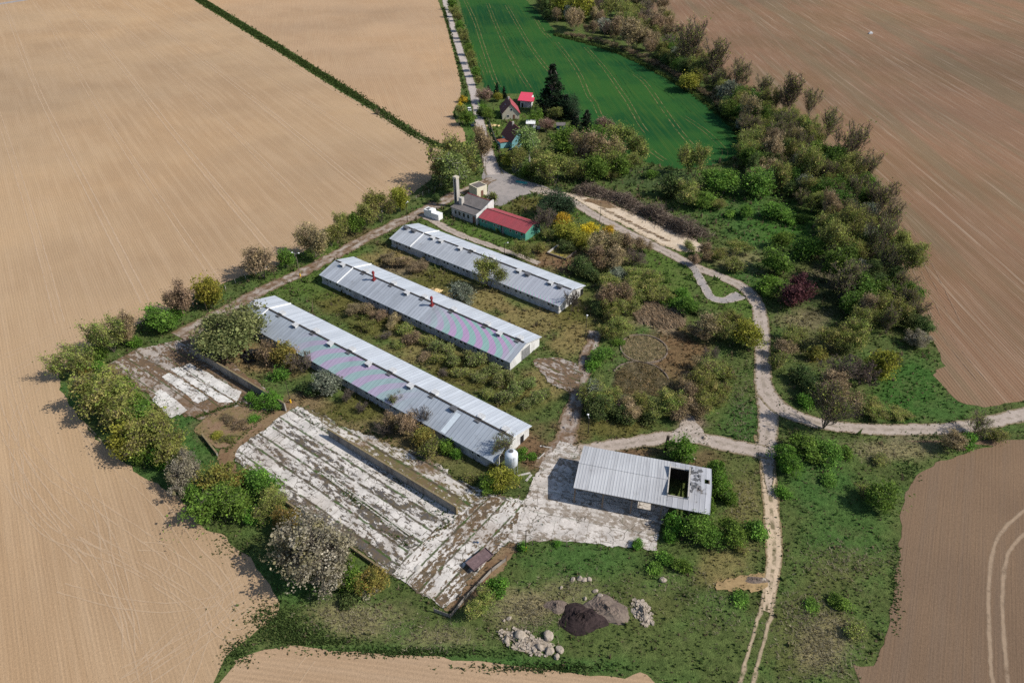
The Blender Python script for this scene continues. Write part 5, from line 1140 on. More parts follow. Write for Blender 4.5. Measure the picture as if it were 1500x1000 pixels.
for t in [('brown',585,385,30,.5,'low brown brushwood between the far ends of rear and middle barns'),('dry',610,392,30,.4,'pale dry scrub between rear and middle barns'),('dry',566,378,26,.4,'low dry scrub touching the rear barn corner'),('olive',717,402,38,1.15,'olive tree before the rear barn roof'),('silver',675,431,34,.95,'grey-green round bush throwing a shadow on the middle barn roof'),('olive',766,369,30,.9,'olive bush at the far eave of the rear barn'),('bare',796,325,34,1.1,'bare brown tree at the end of the red-roofed building'),('pine',808,295,46,.9,'large dark pine beside the asphalt yard'),('pine',830,303,28,.9,'smaller pine right of the large pine'),
 ('yellow',825,321,26,.7,'bright yellow forsythia beside the pine'),('yellow',862,335,25,.75,'bright yellow forsythia near the wooden pole'),('yellow',892,337,20,.7,'yellow forsythia half behind brown bushes'),('lime',830,340,36,.7,'yellow-green bush below the first forsythia'),('lime',852,352,28,.8,'yellow-green bush with a pale stem under the forsythias'),('olive',803,343,22,.7,'olive bush beside the annex end'),('dark',850,388,36,.7,'dark green shrub by the mossy basin'),('dark',830,362,24,.6,'dark shrub behind the mossy basin'),('olive',790,363,22,.6,'small olive bush beside the basin rim'),('bare',838,440,22,1.6,'thin bare tree at the white gable of the rear barn'),
 ('birch',670,256,46,1.25,'tall light green tree right behind the chimney stack'),('olive',668,236,62,1.0,'large olive-brown tree above the light green one by the lane'),('brown',706,215,36,1.3,'slender brown tree at the lane edge below the gardens'),('dark',640,290,12,1.0,'tiny dark conifer-like bush at the field fence near the stack'),('olive',722,290,14,1.4,'slim olive bush behind the cream kiosk'),('olive',645,255,30,.9,'olive tree at the field corner, left of the tall light green one')]:
    tree(*t, G5)
LK = {'brown': 'brown budding bush', 'olive': 'olive budding bush', 'green': 'green bush', 'fresh': 'fresh green bush', 'dark': 'dark green bush', 'bare': 'bare grey bush', 'lime': 'yellow-green bush', 'budtree': 'tall bare tree', 'silver': 'grey-green bush', 'white': 'white blossoming bush', 'gold': 'golden bush', 'dry': 'dry pale shrub', 'birch': 'light green tree', 'blossom': 'pale blossom bush', 'purple': 'purple-leaved bush', 'pink': 'pinkish brown tree', 'willow': 'pale willow'}
G6 = 'thickets in the middle between barns and gravel road'
for t in [('brown',888,358,48,.9),('brown',915,355,46,.9),('brown',876,378,44,.9),('brown',905,380,46,.9),('bare',930,378,34,.9),('brown',938,360,34,.7),('dark',868,402,32,.7),('silver',905,402,34,.7),('olive',925,408,44,.7),('olive',895,412,40,.7),('olive',950,415,46,.7),('olive',930,428,40,.7),('olive',968,432,40,.7),('fresh',985,442,32,.6),('fresh',1000,428,26,.5),('brown',904,436,50,.95),('olive',915,450,40,.9),('olive',893,456,40,.9),('olive',905,478,44,.9),('brown',886,436,34,.8),('dark',878,450,30,.8),('olive',890,486,34,.8),('green',1008,448,36,.9),('dark',1022,454,24,.7),
 ('green',880,520,36,.7),('fresh',868,533,26,.6),('green',905,500,22,.5),('brown',1040,478,52,1.0),('olive',1058,482,46,.95),('brown',1022,488,34,.8),('olive',1075,470,36,.9),('brown',1034,538,40,.8),('olive',1040,540,44,.9),('olive',1030,562,50,.9),('brown',1008,572,42,.9),('olive',1050,568,42,.9),('olive',1040,590,46,.8),('brown',1012,596,42,.8),('olive',985,588,46,.9),('brown',995,606,34,.7),('olive',968,600,40,.8),('olive',866,572,46,.9),('silver',868,572,40,.9),('olive',892,586,46,.9),('dark',880,596,48,.8),('brown',922,598,42,.9),('olive',940,590,36,.8),('dark',912,606,40,.7),('bare',905,590,34,.9),('olive',862,590,34,.8),('dark',950,612,30,.6),('bare',1040,518,30,.9),('bare',1012,556,28,.8),('olive',1062,545,30,.8),
 ('brown',1032,368,34,.8),('olive',1055,374,30,.7),('brown',1020,380,28,.8),('olive',1078,392,26,.8),('olive',1010,360,22,.6)]: AUTO.append((t, LK[t[0]], G6, 6))
tree('lime', 1096, 490, 44, .95, 'single yellow-green tree leaning over the gravel road', G6)
G7 = 'bushes round the open shed and in the lower meadow'
for t in [('fresh',1000,660,38,1.0,'round bright green bush behind the open shed'),('fresh',1050,690,38,.95,'upper green bush at the right end of the open shed'),('fresh',1052,712,36,.95,'middle green bush at the right end of the open shed'),('green',1068,724,26,.9,'smaller dark green bush right of the shed end bushes'),('green',1035,735,30,.9,'green bush at the lower right shed corner'),('fresh',990,765,32,1.0,'fresh green bush at the yard edge before the shed'),('green',1022,768,44,.9,'wide green bush below the shed roof'),('green',1040,785,36,.8,'green bush just under the wide one below the shed'),('green',1072,778,40,.95,'dark green bush second from the rutted track'),('green',1108,774,34,.8,'green bush touching the rutted track'),
 ('fresh',980,782,22,.8,'small green bush at the yard corner'),('green',975,815,24,.7,'small green bush in the meadow, uppermost of three'),('green',998,826,24,.8,'small green bush in the meadow, right of three'),('green',960,830,24,.6,'small green bush in the meadow, left of three'),('olive',1085,800,22,.5,'low olive bush between dark green bushes and track'),('fresh',934,795,18,.7,'tiny bush at the yard fence, right one'),('fresh',817,795,10,.8,'tiny bush at the yard fence, middle one'),('fresh',766,800,16,.9,'little green bush at the yellow-footed pole'),('fresh',730,857,32,1.0,'round green bush by the broken board fence'),('olive',698,886,40,.8,'olive bush at the lower end of the board fence'),('green',1085,875,26,.4,'low dark green bush right of the orange ground'),
 ('fresh',1153,664,36,.8,'bright green bush right below the road fork'),('green',1180,652,44,.7,'dark green bush behind the bright one below the road fork'),('green',1212,660,42,.7,'dark green bush under the big bare tree'),('fresh',1158,680,34,.9,'round green bush beside the rutted track'),('fresh',1148,720,22,.6,'small green bush at the rutted track, lower'),('green',1240,662,22,.7,'small green bush right of the big bare tree trunk'),('green',1292,728,46,.8,'big dark green bush alone in the right meadow'),('olive',1268,720,26,.6,'small olive bush touching the big dark green one'),('green',1215,700,26,.4,'low green bush in the right meadow, upper'),('olive',1290,672,22,.5,'low olive bush on the stony bank'),('green',1230,880,30,.5,'low green bush in the right meadow, lower'),('olive',1255,925,30,.5,'low olive bush near the lower brown field'),('green',1190,885,24,.4,'low green bush in the right meadow, left of lower pair'),
 ('budtree',1216,600,62,1.15,'big dark bare tree standing over the gravel road fork'),('brown',1392,640,36,.9,'reddish brown bush at the road near the field corner'),('fresh',1418,645,30,.7,'green bush right of the reddish brown one'),('budtree',1435,622,40,.9,'bare tree leaning at the road by the right edge'),('olive',1460,638,28,.6,'low olive bush at the right road verge')]:
    tree(*t, G7)
G8 = 'bushes in the meadow right of the gravel road'
for t in [('purple',1168,426,50,.85,'dark purple-leaved bush beside the gravel road bend'),('fresh',1130,418,42,.6,'low fresh green bush left of the purple one'),('green',1137,384,42,.75,'round green bush alone in the upper meadow'),('green',1186,362,38,.9,'tall round green bush nearest the wood'),('green',1146,351,28,.9,'smaller round green bush above the alone one'),('green',1138,308,38,.65,'flat green bush at the top of the meadow'),('green',1158,322,18,.8,'little round bush at the meadow top, left'),('green',1174,318,20,.6,'little round bush at the meadow top, right'),('olive',1083,362,30,.7,'olive scrub by the tracked sand strip end'),('olive',1074,386,26,.7,'small olive bush close to the gravel road bend'),
 ('olive',1163,490,36,.75,'olive-grey round bush in the straw patch'),('brown',1148,510,34,.8,'brown thin bush along the gravel road'),('olive',1140,530,26,.9,'thin olive bush along the gravel road, lower'),('gold',1196,517,22,1.0,'small gold-green bush in the straw patch'),('olive',1220,495,42,.85,'olive bush at the wood corner'),('olive',1252,490,42,1.0,'olive tree with dark trunk at the wood corner'),('lime',1290,535,44,1.1,'pale yellow-green willow beside the bright meadow'),('bare',1235,545,56,.8,'wide dark bare thicket, left part'),('bare',1265,545,52,.9,'wide dark bare thicket, right part'),('brown',1215,560,44,.8,'brown thicket by the road bend'),('dark',1175,548,34,.7,'dark green bush in the road bend, upper'),('dark',1192,568,36,.7,'dark green bush in the road bend, lower'),('budtree',1305,530,34,1.2,'leaning bare tree at the bright meadow edge'),('brown',1225,578,50,.7,'brown twiggy bush above the gravel road'),
 ('olive',1285,600,36,.5,'low olive bush on the upper road verge, left'),('olive',1318,604,32,.4,'low olive bush on the upper road verge, right'),('fresh',1180,586,26,.5,'low green bush between road and dark bushes'),
 ('green',1110,268,50,.8,'round green tree behind the scrub by the wheat field end'),('olive',1020,238,40,1.1,'olive-brown tree at the lower tip of the wheat field'),('green',1062,268,44,.75,'green bush in the scrub beneath the olive-brown field tip tree'),('green',1045,262,36,.8,'green bush under the olive-brown tree'),('dark',985,272,44,.7,'dark green bush above the brushwood pile'),('olive',1005,285,44,.7,'olive bush above the brushwood pile'),('green',1030,292,34,.7,'green bush right of the olive one above the brushwood'),('olive',1055,300,24,.6,'olive bush at the top of the tracked meadow'),('green',955,255,18,.7,'tiny bush in the rough strip below the wheat'),('green',1070,312,18,.6,'small green bush over the brushwood end'),('green',1095,310,22,.8,'small round green bush at the upper meadow')]:
    tree(*t, G8)
G9 = 'garden trees round the two houses'
for t in [('conifer',809,134,46,1.3,'tallest dark spruce behind the red-roofed garage'),('conifer',829,156,30,1.05,'dark spruce right of the tallest one'),('pine',838,158,26,1.2,'green pine in front of the dark spruces'),('conifer',842,183,28,1.2,'dark spruce left of the lower pair'),('conifer',858,179,26,1.2,'dark spruce right of the lower pair'),('conifer',718,134,10,1.7,'small dark conifer left of two by the wheat field'),('conifer',727,131,11,1.7,'small dark conifer right of two by the wheat field'),('conifer',739,136,8,2.0,'slim dark conifer above the sand-coloured house'),('pink',708,142,28,.7,'pinkish brown tree at the lane by the sand-coloured house'),('lime',729,142,14,.9,'yellow-green tree beside the pinkish brown one'),
 ('yellow',679,145,13,.7,'yellow bush left of the lane, upper'),('yellow',675,153,9,.7,'yellow bush left of the lane, lower'),('olive',676,164,18,1.0,'olive tree left of the lane by the field bay'),('green',683,172,22,1.0,'green tree left of the lane above the parked car'),('green',706,155,12,1.1,'green bush at the garden gate, upper'),('green',714,165,16,1.0,'green bush before the sand-coloured house'),('dark',705,163,11,1.2,'dark bush at the garden gate, lower'),('green',785,171,24,.8,'round green tree between garage and white-roofed shed'),('brown',801,160,16,1.0,'brown tree beneath the tallest spruce'),('olive',813,167,18,1.0,'olive tree beneath the spruces'),('pink',800,185,26,.7,'pinkish grey bush behind the white-roofed shed'),
 ('birch',776,212,34,1.4,'tall pale green tree hiding the teal house corner'),('green',830,205,42,.9,'broad green tree below the blue garden shed'),('lime',833,214,24,.8,'bright yellow-green bush in front of the broad green tree'),('green',872,203,34,.9,'round green tree below the lower spruces'),('pink',883,187,28,.9,'pinkish budding tree at the wheat field edge'),('olive',915,208,46,1.0,'olive-brown tree at the right end of the garden wood'),('olive',935,222,34,1.0,'brown-olive tree nearest the wheat, lower'),('brown',898,215,40,.9,'brown tree left of the olive-brown end tree'),('brown',862,222,48,1.0,'broad brown tree in the middle of the garden wood'),('olive',885,232,40,1.0,'olive tree below the broad brown one'),
 ('olive',760,234,30,.9,'olive tree at the left tip of the garden wood'),('lime',745,233,20,.9,'yellow-green bush at the left tip of the garden wood'),('olive',790,240,40,1.0,'olive tree above the teal covered hull'),('olive',815,246,46,1.0,'olive tree at the front of the garden wood'),('lime',835,248,18,1.3,'slim bright green tree at the front of the garden wood'),('olive',850,250,30,.9,'olive bush right of the slim bright green tree'),('green',872,248,36,1.0,'green tree at the front of the garden wood, right'),('green',905,240,38,.9,'green tree at the right front of the garden wood'),('olive',925,240,30,.9,'olive bush at the right front corner of the garden wood'),('green',775,250,24,.8,'low green bush behind the teal covered hull'),('olive',895,256,22,.6,'low olive bush near the start of the brushwood'),('dark',800,260,26,.6,'dark bush at the asphalt yard edge'),('silver',758,245,14,.9,'grey-green bush by the lane mouth'),('green',724,213,8,.9,'tiny round bush beside the teal annex'),('olive',735,230,10,.8,'tiny olive bush on the garden lawn'),('dark',655,212,16,.45,'low dark green bush in the field gap by the lane')]:
    tree(*t, G9)
G10 = 'roadside trees in a row along the pale lane'
for i, (x, y, w) in enumerate([(662,6,13),(666,16,14),(669,24,11),(673,38,13),(677,48,14),(680,55,11),(687,72,14),(690,84,15),(694,96,14),(697,104,13),(700,118,11)]):
    tree('olive' if i % 3 else 'green', x, y, w, 1.15, ('olive' if i % 3 else 'green') + ' roadside tree, ' + ['first', 'second', 'third', 'fourth', 'fifth', 'sixth', 'seventh', 'eighth', 'ninth', 'tenth', 'last'][i] + ' from the top along the pale lane', G10)
# dry hedge along the curved edge of the wheat field
G11 = 'dry hedge shrubs along the green field'
P = catmull(at_all([(818,52),(845,58),(872,63),(905,73),(930,84),(955,97),(978,108),(1000,122),(1020,134),(1040,148),(1055,160)]), False, 1.0); acc = 0
for i in range(1, len(P)):
    acc += (P[i] - P[i - 1]).length
    if acc > 4.2:
        acc = 0; d = float(rng.uniform(4.2, 6.0)); q = P[i] + Vector((1.5, 1.2, 0)); plant('dry', q, d, d * .55, 'dry buff shrub in the low hedge along the curved edge of the green field', G11); PLACED.append((q.x, q.y, d))
# belts of wood: random stands inside outlines, each tree its own thing
def belt(poly, gap, kinds, dm, ratio, group, code, nmax):
    Pp = mixed(poly); A = np.array([(p.x, p.y) for p in Pp]); lo, hi = A.min(0), A.max(0); got = []
    for _ in range(9000):
        p = rng.uniform(lo, hi)
        if not inside(A, p[:1], p[1:])[0]: continue
        k = rng.choice(list(kinds), p=np.array(list(kinds.values())) / sum(kinds.values())); d = float(rng.uniform(*dm)) * (.75 if k in ('dark', 'silver', 'gold') else 1)
        if any((p[0] - q[0]) ** 2 + (p[1] - q[1]) ** 2 < (gap * .5 + (q[2] + d) * .17) ** 2 for q in PLACED): continue
        H = d * float(rng.uniform(*ratio)); PLACED.append((p[0], p[1], d)); got.append(1)
        x, y = to_px((p[0], p[1], H * .5)); AUTO.append(((str(k), p[0], p[1], d, H, x, y), LK[str(k)].replace('bush', 'tree') if d > 6 else LK[str(k)], group, code))
        if len(got) >= nmax: break
WOOD = 'trees of the wood strip between green and brown fields'
for t in [('white',988,82,24,.8,'white blossoming tree beside the dry hedge, upper'),('white',1007,98,12,1.2,'slim white blossom bush under the big bare trees'),('lime',1010,120,34,.7,'yellow-green bush at the lower end of the dry hedge'),('silver',1068,135,34,.9,'pale grey-green tree at the end of the dry hedge'),('white',1095,140,22,.8,'whitish tree right of the pale grey-green one'),('white',885,38,22,.8,'white blossom tree deep in the far wood'),('white',835,18,26,.8,'greyish white tree at the far wood edge'),('lime',820,8,34,1.0,'bright yellow-green tree in the far wood, left'),('lime',850,10,36,1.0,'bright yellow-green tree in the far wood, right'),('lime',902,44,16,1.3,'slim yellow-green tree in the far wood'),('brown',925,52,42,1.0,'big pinkish brown tree above the dry hedge'),('white',1242,305,22,.9,'white blossom bush inside the wood near the brown field'),('white',1263,388,20,.8,'white blossom bush above the yellow-green one in the wood'),('silver',1272,345,32,.9,'large pale grey-green tree in the wood'),('gold',1298,352,26,.8,'golden green bush at the brown field edge'),
  ('lime',1255,402,20,1.0,'yellow-green bush below the white blossom bush'),
  ('budtree',1012,68,46,1.35,'big bare tree at the brown field edge, uppermost of the tall row'),('budtree',1050,90,44,1.35,'bare tree second down in the tall row by the brown field'),('budtree',1082,110,34,1.35,'bare tree third down in the tall row by the brown field'),('budtree',1122,130,32,1.4,'bare tree fourth down in the tall row by the brown field'),('budtree',1158,140,46,1.4,'large bare tree fifth down in the tall row'),('budtree',1190,150,32,1.45,'bare tree sixth down in the tall row'),('budtree',1215,182,36,1.4,'greenish bare tree seventh down in the tall row'),('budtree',1250,215,52,1.25,'wide olive-tinted bare tree jutting over the brown field'),('budtree',1268,245,38,1.45,'leaning bare tree under the wide olive-tinted one'),('budtree',1290,290,46,1.25,'sprawling bare tree at the brown field bulge'),('budtree',1300,315,40,1.1,'lower sprawling bare tree at the brown field bulge'),('budtree',1322,415,30,1.25,'dark bare tree leaning over the brown field, lower'),('budtree',1305,470,36,1.25,'dark bare tree near the bottom corner of the wood'),('blossom',1345,495,34,.7,'grey twiggy bush at the bottom corner of the wood'),('green',1195,225,36,.9,'round green tree in the middle of the wood strip')]:
    tree(*t, WOOD)
belt([(778,-12),(800,30),(816,46),(840,54),(872,60),(910,72),(948,90),(985,66),(975,30),(962,0),(950,-20),(860,-22)], 5.2, dict(brown=.34, olive=.26, budtree=.14, dark=.10, bare=.08, green=.08), (10, 15), (.8, 1.0), 'trees of the far wood', 9, 125)
belt([(955,96),(985,68),(1040,112),(1100,152),(1160,192),(1212,236),(1258,282),(1288,330),(1308,380),(1333,430),(1353,478),(1366,498),(1300,500),(1245,478),(1210,440),(1212,405),(1205,370),(1198,335),(1180,308),(1150,288),(1110,275),(1090,262),(1096,215),(1078,185),(1042,145),(1000,118)], 3.6, dict(dark=.16, green=.20, olive=.36, brown=.09, bare=.03, silver=.03, budtree=.17), (6.5, 10.5), (.85, 1.3), WOOD, 10, 240)
# label the stands by their nearest landmark
LAND = [('purple-leaved bush',1168,430,'6,10'),('white blossom bush by brown field',1242,308,'10'),('pale wood tree',1272,347,'10'),('golden bush at the brown field',1298,354,'10'),('dry hedge end',1050,160,'10'),('topmost big bare tree',1012,75,'10'),('wide olive-tinted bare tree',1250,222,'10'),('round green tree mid-wood',1195,228,'10'),('bottom corner of the wood',1345,498,'10'),('fifth tall bare tree',1158,150,'10'),('yellow-green wood bush',1255,404,'10'),('upper round meadow bush',1186,364,'10'),('wheat field tip',1075,235,'10'),
 ('upper reed bed',968,463,'6'),('middle reed bed',943,511,'6'),('lower reed bed',938,556,'6'),('yellow forsythias',865,338,'6'),('rear barn gable',845,435,'6'),('sand strip end',1010,365,'6'),('yellow-green tree on the road',1096,490,'6'),('gate post',975,640,'6'),('gravel side track',1050,440,'6'),
 ('far wood white tree',885,40,'9'),('far yellow-green trees',835,10,'9'),('big pinkish brown tree',925,55,'9'),('far end of the brown field',960,8,'9'),('upper end of the dry hedge',825,52,'9'),
 ('middle barn gable',770,515,'4'),('coloured middle roof',720,490,'4'),('front barn far eave corner',780,625,'4'),('upper red chimney',547,410,'4'),('lower red chimney',634,446,'4'),('front barn roof middle',600,520,'4')]
ORD = ['nearest', 'second', 'third', 'fourth', 'fifth', 'sixth', 'seventh', 'eighth', 'ninth', 'tenth', 'eleventh', 'twelfth', 'thirteenth', 'fourteenth', 'fifteenth', 'sixteenth']
todo = {}
for t, look, grp, code in AUTO:
    if len(t) == 5: x, y = t[1], t[2]
    else: x, y = t[5], t[6]
    c_ = [(math.hypot(x - q[1], (y - q[2]) * 1.3), q) for q in LAND if str(code) in q[3].split(',')]
    d, q = min(c_, key=lambda e: e[0]); dx, dy = x - q[1], y - q[2]
    rel = ('right of' if dx > 0 else 'left of') if abs(dx) > abs(dy) else ('below' if dy > 0 else 'above')
    todo.setdefault((look, rel, q[0]), []).append((d, t, grp))
for (look, rel, nm), L in todo.items():
    L.sort(key=lambda e: e[0])
    for i, (d, t, grp) in enumerate(L):
        lab = f'{look} {rel} the {nm}' + ('' if len(L) == 1 else f', {ORD[min(i, 15)]} from it')
        if len(t) == 5: tree(*(t[:4] + (t[4] * (.72 if grp is G4 else .9),)), lab, grp, None, .86 if grp is G4 else .96)
        else: plant(t[0], t[1:3], t[3], t[4], lab, grp, (.78, .76, .82) if t[0] in ('green', 'fresh') else None)
# ---------------------------------------------------------------- grass, reeds, brushwood
def blocked(X, Y, skip=()):
    b = np.zeros(len(X), bool)
    for k, L in POLYS.items():
        if k in skip: continue
        for p in L: b |= inside(p, X, Y)
    for org, L_, az, W_ in ((OA, 84.7, -.64, BW), (OB, 67.2, -.639, BW), (OC, 62.8, -.646, BW), ((sA.x, sA.y), Ls, azs, Ws)):
        dx, dy = X - org[0], Y - org[1]; u = dx * math.cos(az) + dy * math.sin(az); v_ = -dx * math.sin(az) + dy * math.cos(az)
        b |= (u > .2) & (u < L_ - .2) & (v_ > .2) & (v_ < W_ - .2)
    return b
def tufts(name, X, Y, col, h, w, nb=3, rs=rng, lean=.35, label=None):
    n = len(X); k = n * nb; i = np.repeat(np.arange(n), nb)
    a_ = rs.uniform(0, 2 * math.pi, k); hh = h[i] * np.exp(rs.normal(0, .3, k)); ww = w[i] * np.exp(rs.normal(0, .3, k)) * .5
    bx = X[i] + rs.normal(0, .12, k) * w[i]; by = Y[i] + rs.normal(0, .12, k) * w[i]; ca, sa = np.cos(a_), np.sin(a_)
    V = np.zeros((k, 3, 3)); V[:, 0] = np.stack([bx - ca * ww, by - sa * ww, np.zeros(k)], 1); V[:, 1] = np.stack([bx + ca * ww, by + sa * ww, np.zeros(k)], 1)
    V[:, 2] = np.stack([bx - sa * hh * rs.normal(0, lean, k) + ca * ww * rs.normal(0, .8, k), by + ca * hh * rs.normal(0, lean, k), hh], 1)
    c_ = col[i] * (1 + rs.normal(0, .22, (k, 1))).clip(.4, 1.7)
    o = link(bpy.data.objects.new(name, np_mesh(name, V.reshape(-1, 3), np.arange(3 * k).reshape(k, 3), [M['blade']], np.repeat(c_, 3, 0)))); return tag(o, label, None, None, 'stuff')
N = 330000
X = rng.uniform(-150, 170, N); Y = rng.uniform(44, 330, N); cl0 = np.sin(X * .31 + 2 * np.sin(Y * .23)) * np.sin(Y * .37 + 2 * np.sin(X * .19)) + .6 * np.sin(X * 1.3 + np.sin(Y)) * np.sin(Y * 1.1); keep = rng.random(N) < np.clip((95 / Y) ** 1.5, .10, 1) * np.clip(.75 + .55 * cl0, .15, 1)
px_ = 750 + CAM_F * X / (Y * _cp + CAM_H * _sp); keep &= (px_ > -40) & (px_ < 1540); X, Y = X[keep], Y[keep]; keep = ~blocked(X, Y, ('beds',)); X, Y = X[keep], Y[keep]
cl = (np.sin(X * .9 + np.sin(Y * .7) * 2) + np.sin(Y * 1.1 + np.sin(X * .6) * 2)) / 2
c_ = tone(X, Y) * 1.3; c_ *= (1 + .25 * cl)[:, None]; dry = (rng.random(len(X)) < .20)[:, None]; c_ = np.where(dry, np.array(STRAW) * .7, c_)
sz = np.clip(.30 + .14 * cl, .12, .6) * np.exp(rng.normal(0, .3, len(X))) * np.clip(Y / 110, .8, 2.2)
tufts('grass', X, Y, c_, sz, sz * .75, 3, label='rough meadow grass between tracks, yards and fields')
# taller pale dead stalks
SP = [(770,900,40,26,700),(520,905,60,22,500),(640,930,50,20,250),(1205,945,45,45,900),(1180,900,50,40,400),(1240,820,60,24,350),(1290,660,60,12,260),(1085,590,18,40,330),(1180,468,34,14,420),(1190,505,40,24,330),(1090,740,24,50,260),(830,860,40,24,160),(130,575,22,12,120),(1085,640,16,14,60),(1130,330,40,22,120),(1100,405,20,10,90),(600,392,40,14,160),(340,626,36,18,300),(965,490,30,10,120),(920,535,26,8,100),(900,875,60,30,120),(1050,900,50,40,160),(1000,850,40,20,110)]
X, Y, S_ = [], [], []
for (x, y, rx, ry, n) in SP:
    for _ in range(n):
        p = at(x + rx * .62 * rng.normal(), y + ry * .62 * rng.normal()); X.append(p.x); Y.append(p.y)
X, Y = np.array(X), np.array(Y); k = ~blocked(X, Y); X, Y = X[k], Y[k]
tufts('dry_stalks', X, Y, np.array([(.43, .38, .25)]) * rng.uniform(.5, 1.2, (len(X), 1)), rng.uniform(.12, .42, len(X)), rng.uniform(.05, .11, len(X)), 7, lean=.9, label='pale dead stalks lying in the meadow')
# weeds growing along the slab joints and field margins
X, Y = [], []
for a_, b_, n in (((470, 690), (600, 790), 170), ((503, 720), (532, 745), 90), ((560, 690), (700, 778), 80), ((440, 740), (590, 850), 90), ((640, 745), (660, 765), 40), ((560, 775), (600, 800), 60), ((668, 758), (620, 800), 70), ((430, 600), (640, 735), 200), ((395, 604), (330, 662), 260), ((285, 612), (352, 590), 260), ((352, 592), (410, 600), 180), ((482, 600), (700, 715), 120)):
    A, B_ = at(*a_), at(*b_)
    for _ in range(n): t = rng.random(); p = A + (B_ - A) * t; X.append(p.x + rng.normal(0, .35)); Y.append(p.y + rng.normal(0, .35))
X, Y = np.array(X), np.array(Y); tufts('weeds', X, Y, np.array([(.075, .14, .025)]) * rng.uniform(.6, 1.3, (len(X), 1)), rng.uniform(.12, .4, len(X)), rng.uniform(.15, .35, len(X)), 4, label='green weeds along the slab joints and yard edges')
# grass and dead stalks creeping over the edges of yards, lanes and fields
X, Y, nr = [], [], 0
for k_, L_ in POLYS.items():
    if k_.endswith('field'): continue
    for p_ in L_:
        q_ = np.roll(p_, -1, 0); ln = np.hypot(*(q_ - p_).T); ok = (p_[:, 1] < 330) & (p_[:, 1] > 40) & (np.abs(p_[:, 0]) < 170) & (ln < 6)
        for a_, b_, l_ in zip(p_[ok], q_[ok], ln[ok]):
            for _ in range(rng.poisson(l_ * 3.2 * min(1, (110 / a_[1]) ** 1.2))): t = rng.random(); s_ = .35 + .5 * max(0, math.sin(a_[0] * .45 + 1.7 * math.sin(a_[1] * .37))); X.append(a_[0] + (b_[0] - a_[0]) * t + rng.normal(0, s_)); Y.append(a_[1] + (b_[1] - a_[1]) * t + rng.normal(0, s_))
X, Y = np.array(X), np.array(Y); c_ = np.where((rng.random(len(X)) < .4)[:, None], np.array([(.24, .195, .10)]), np.array([(.09, .13, .04)])) * rng.uniform(.6, 1.25, (len(X), 1))
tufts('edge_grass', X, Y, c_, rng.uniform(.1, .38, len(X)), rng.uniform(.12, .34, len(X)), 3, label='grass and dry stalks along the edges of yards, lanes and fields')
# field margin between the two upper fields and the lane verges
X, Y, S_ = [], [], []
for pts, wd, n, s_ in (([(292, 0), (410, 72), (525, 143), (610, 198), (640, 212)], 1.9, 9000, .45), ([(662, 0), (690, 80), (703, 118)], 1.2, 700, .6), ([(650, 12), (665, 70), (680, 130), (684, 150)], .8, 500, .5), ([(815, 52), (905, 78), (1000, 128), (1065, 178), (1088, 215)], 1.4, 1600, .6)):
    P = catmull(at_all(pts), False, 1.0)
    for _ in range(n): i = rng.integers(len(P) - 1); p = P[i]; X.append(p.x + rng.normal(0, wd * .7)); Y.append(p.y + rng.normal(0, wd)); S_.append(s_)
X, Y, S_ = np.array(X), np.array(Y), np.array(S_); S_ = S_ * np.clip(Y / 300, .7, 1.6)
tufts('margin_grass', X, Y, np.array([(.075, .11, .028)]) * rng.uniform(.5, 1.25, (len(X), 1)), S_ * rng.uniform(.5, 1.2, len(X)), S_ * 1.1, 3, label='green weeds on the margin strip between the two tan fields')
# loose green specks along field borders
X, Y = [], []
for (x, y, rx, ry, n) in ((405, 905, 50, 24, 900), (350, 955, 26, 22, 300), (430, 925, 50, 16, 700), (455, 938, 80, 9, 700), (600, 955, 140, 8, 900), (800, 978, 120, 8, 700), (345, 800, 40, 24, 200), (1390, 640, 60, 8, 300), (1330, 690, 20, 16, 160), (1312, 860, 9, 70, 260)):
    for _ in range(n): p = at(x + rng.normal(0, rx * .5), y + rng.normal(0, ry * .5)); X.append(p.x); Y.append(p.y)
X, Y = np.array(X), np.array(Y); tufts('field_weeds', X, Y, np.array([(.10, .15, .045)]) * rng.uniform(.6, 1.3, (len(X), 1)), rng.uniform(.1, .3, len(X)), rng.uniform(.15, .4, len(X)), 3, label='green weed specks spilling onto the field borders')
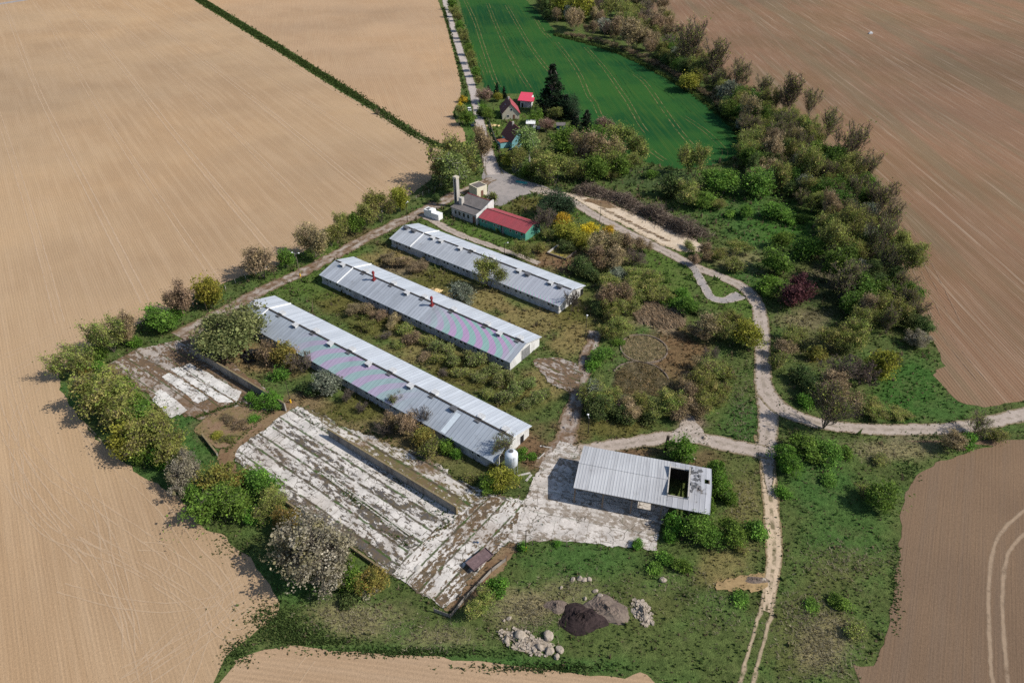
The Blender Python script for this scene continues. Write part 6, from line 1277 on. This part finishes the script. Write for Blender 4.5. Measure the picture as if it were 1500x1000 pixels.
# reed beds
for (x, y, rx, lab, n, hh) in ((968, 463, 6.0, 'tall buff reeds filling the upper round basin', 9000, 1.15), (943, 511, 5.4, 'flattened grey-buff reeds in the middle round basin', 6000, .35), (938, 556, 6.2, 'buff reeds combed sideways in the lower round basin', 9000, .55)):
    v = at(x, y); a_ = rng.uniform(0, 6.28, n); q = rng.random(n) ** .5 * rx * (1 + .10 * np.sin(3 * a_ + y) + .07 * np.sin(7 * a_ + x)) * (1 + .05 * rng.normal(size=n)); X = v.x + q * np.cos(a_); Y = v.y + q * np.sin(a_)
    nz = np.array([(mnoise.noise((a * .3, b * .3, 1)), mnoise.noise((a * .9, b * .9, 7)), mnoise.noise((a * 2.2, b * 2.2, 3))) for a, b in zip(X, Y)]); ang = 1.6 * nz[:, 0] + .5 * nz[:, 1] + (-1.0 if y > 520 else 2.4); h = hh * rng.uniform(.6, 1.2, n); L_ = h * 1.1
    P0 = np.stack([X, Y, np.zeros(n)], 1); P1 = P0 + np.stack([np.cos(ang) * L_ * .8 + rng.normal(0, .12, n), np.sin(ang) * L_ * .8 + rng.normal(0, .12, n), h * (.5 + .5 * np.abs(nz[:, 2]) * 1.8)], 1)
    V, F = seg_quads(P0, P1, np.full(n, .06), np.full(n, .02), 3); cc = np.array([(.58, .45, .31)]) * rng.uniform(.6, 1.2, (n, 1)) * (.9 + .45 * nz[:, 1] + .35 * nz[:, 2]).clip(.35, 1.4)[:, None] + (np.array([(0, .03, -.02)]) if hh < .6 else 0)
    tag(link(bpy.data.objects.new('reeds', np_mesh('reeds', V, F, [M['blade']], np.repeat(cc, 6, 0)))), lab, None, None, 'stuff')
# brushwood pile
P = catmull(at_all([(850, 282), (880, 285), (905, 292), (935, 306), (960, 318), (985, 330), (1008, 342), (1030, 344)]), False, .5); n = 9500
i = rng.integers(0, len(P) - 1, n); base = np.array([(P[k].x, P[k].y) for k in i]); f = i / len(P)
bump = .7 + .45 * np.sin(f * 23) + .3 * np.sin(f * 9 + 1); hh = np.clip(np.where(f < .3, .8, 1.35) * bump, .5, 2.6) * 2.3
off = rng.normal(0, 1.9, (n, 2)); q = np.exp(-(off ** 2).sum(1) / 8); z = rng.random(n) * hh * q * 1.6 + .1
C0 = np.column_stack([base + off, z]); d = unit(rng.normal(size=(n, 3)) * np.array([1, 1, .45])) * rng.uniform(.35, 1.4, (n, 1)); P0, P1 = C0 - d, C0 + d; P0[:, 2] = np.maximum(P0[:, 2], .03); P1[:, 2] = np.maximum(P1[:, 2], .03)
r_ = rng.uniform(.025, .075, n); V, F = seg_quads(P0, P1, r_, r_ * .5, 3); cc = np.array([(.18, .135, .105)]) * rng.uniform(.3, 1.3, (n, 1)); cc[rng.random(n) < .1] = (.42, .34, .26)
o = link(bpy.data.objects.new('brushwood_pile', np_mesh('brushwood_pile', V, F, [M['bark']], np.repeat(cc, 6, 0)))); tag(o, 'long tangled pile of cut brushwood beside the pale sand strip', 'brush pile')
# ---------------------------------------------------------------- light, sky, camera
EL, SAZ = R_(43), R_(102)
w = bpy.data.worlds.new('World'); S.world = w; w.use_nodes = True; nt = w.node_tree
sky = nt.nodes.new('ShaderNodeTexSky'); sky.sky_type = 'NISHITA'; sky.sun_disc = False; sky.sun_elevation = EL; sky.sun_rotation = SAZ; sky.altitude = 300
nt.links.new(sky.outputs[0], nt.nodes['Background'].inputs[0]); nt.nodes['Background'].inputs[1].default_value = .115
sl = bpy.data.lights.new('Sun', 'SUN'); sl.energy = 4.7; sl.angle = R_(.5); sl.color = (1, .95, .865); so = link(bpy.data.objects.new('Sun', sl))
to = Vector((math.cos(EL) * math.sin(SAZ), math.cos(EL) * math.cos(SAZ), math.sin(EL))); so.rotation_euler = to.to_track_quat('Z', 'Y').to_euler(); so.location = (0, 0, 200)
cam = bpy.data.cameras.new('Camera'); cam.sensor_width = 36; cam.lens = 36 * CAM_F / 1500; cam.clip_end = 6000; cam.clip_start = 1
co = link(bpy.data.objects.new('Camera', cam)); co.location = (0, 0, CAM_H); co.rotation_euler = (math.pi / 2 - CAM_P, 0, 0); S.camera = co
S.view_settings.view_transform = 'Standard'; S.view_settings.look = 'None'; S.view_settings.exposure = 0.12; S.view_settings.gamma = 1
S.cycles.max_bounces = 5; S.cycles.diffuse_bounces = 2; S.cycles.transmission_bounces = 3; S.cycles.use_denoising = False
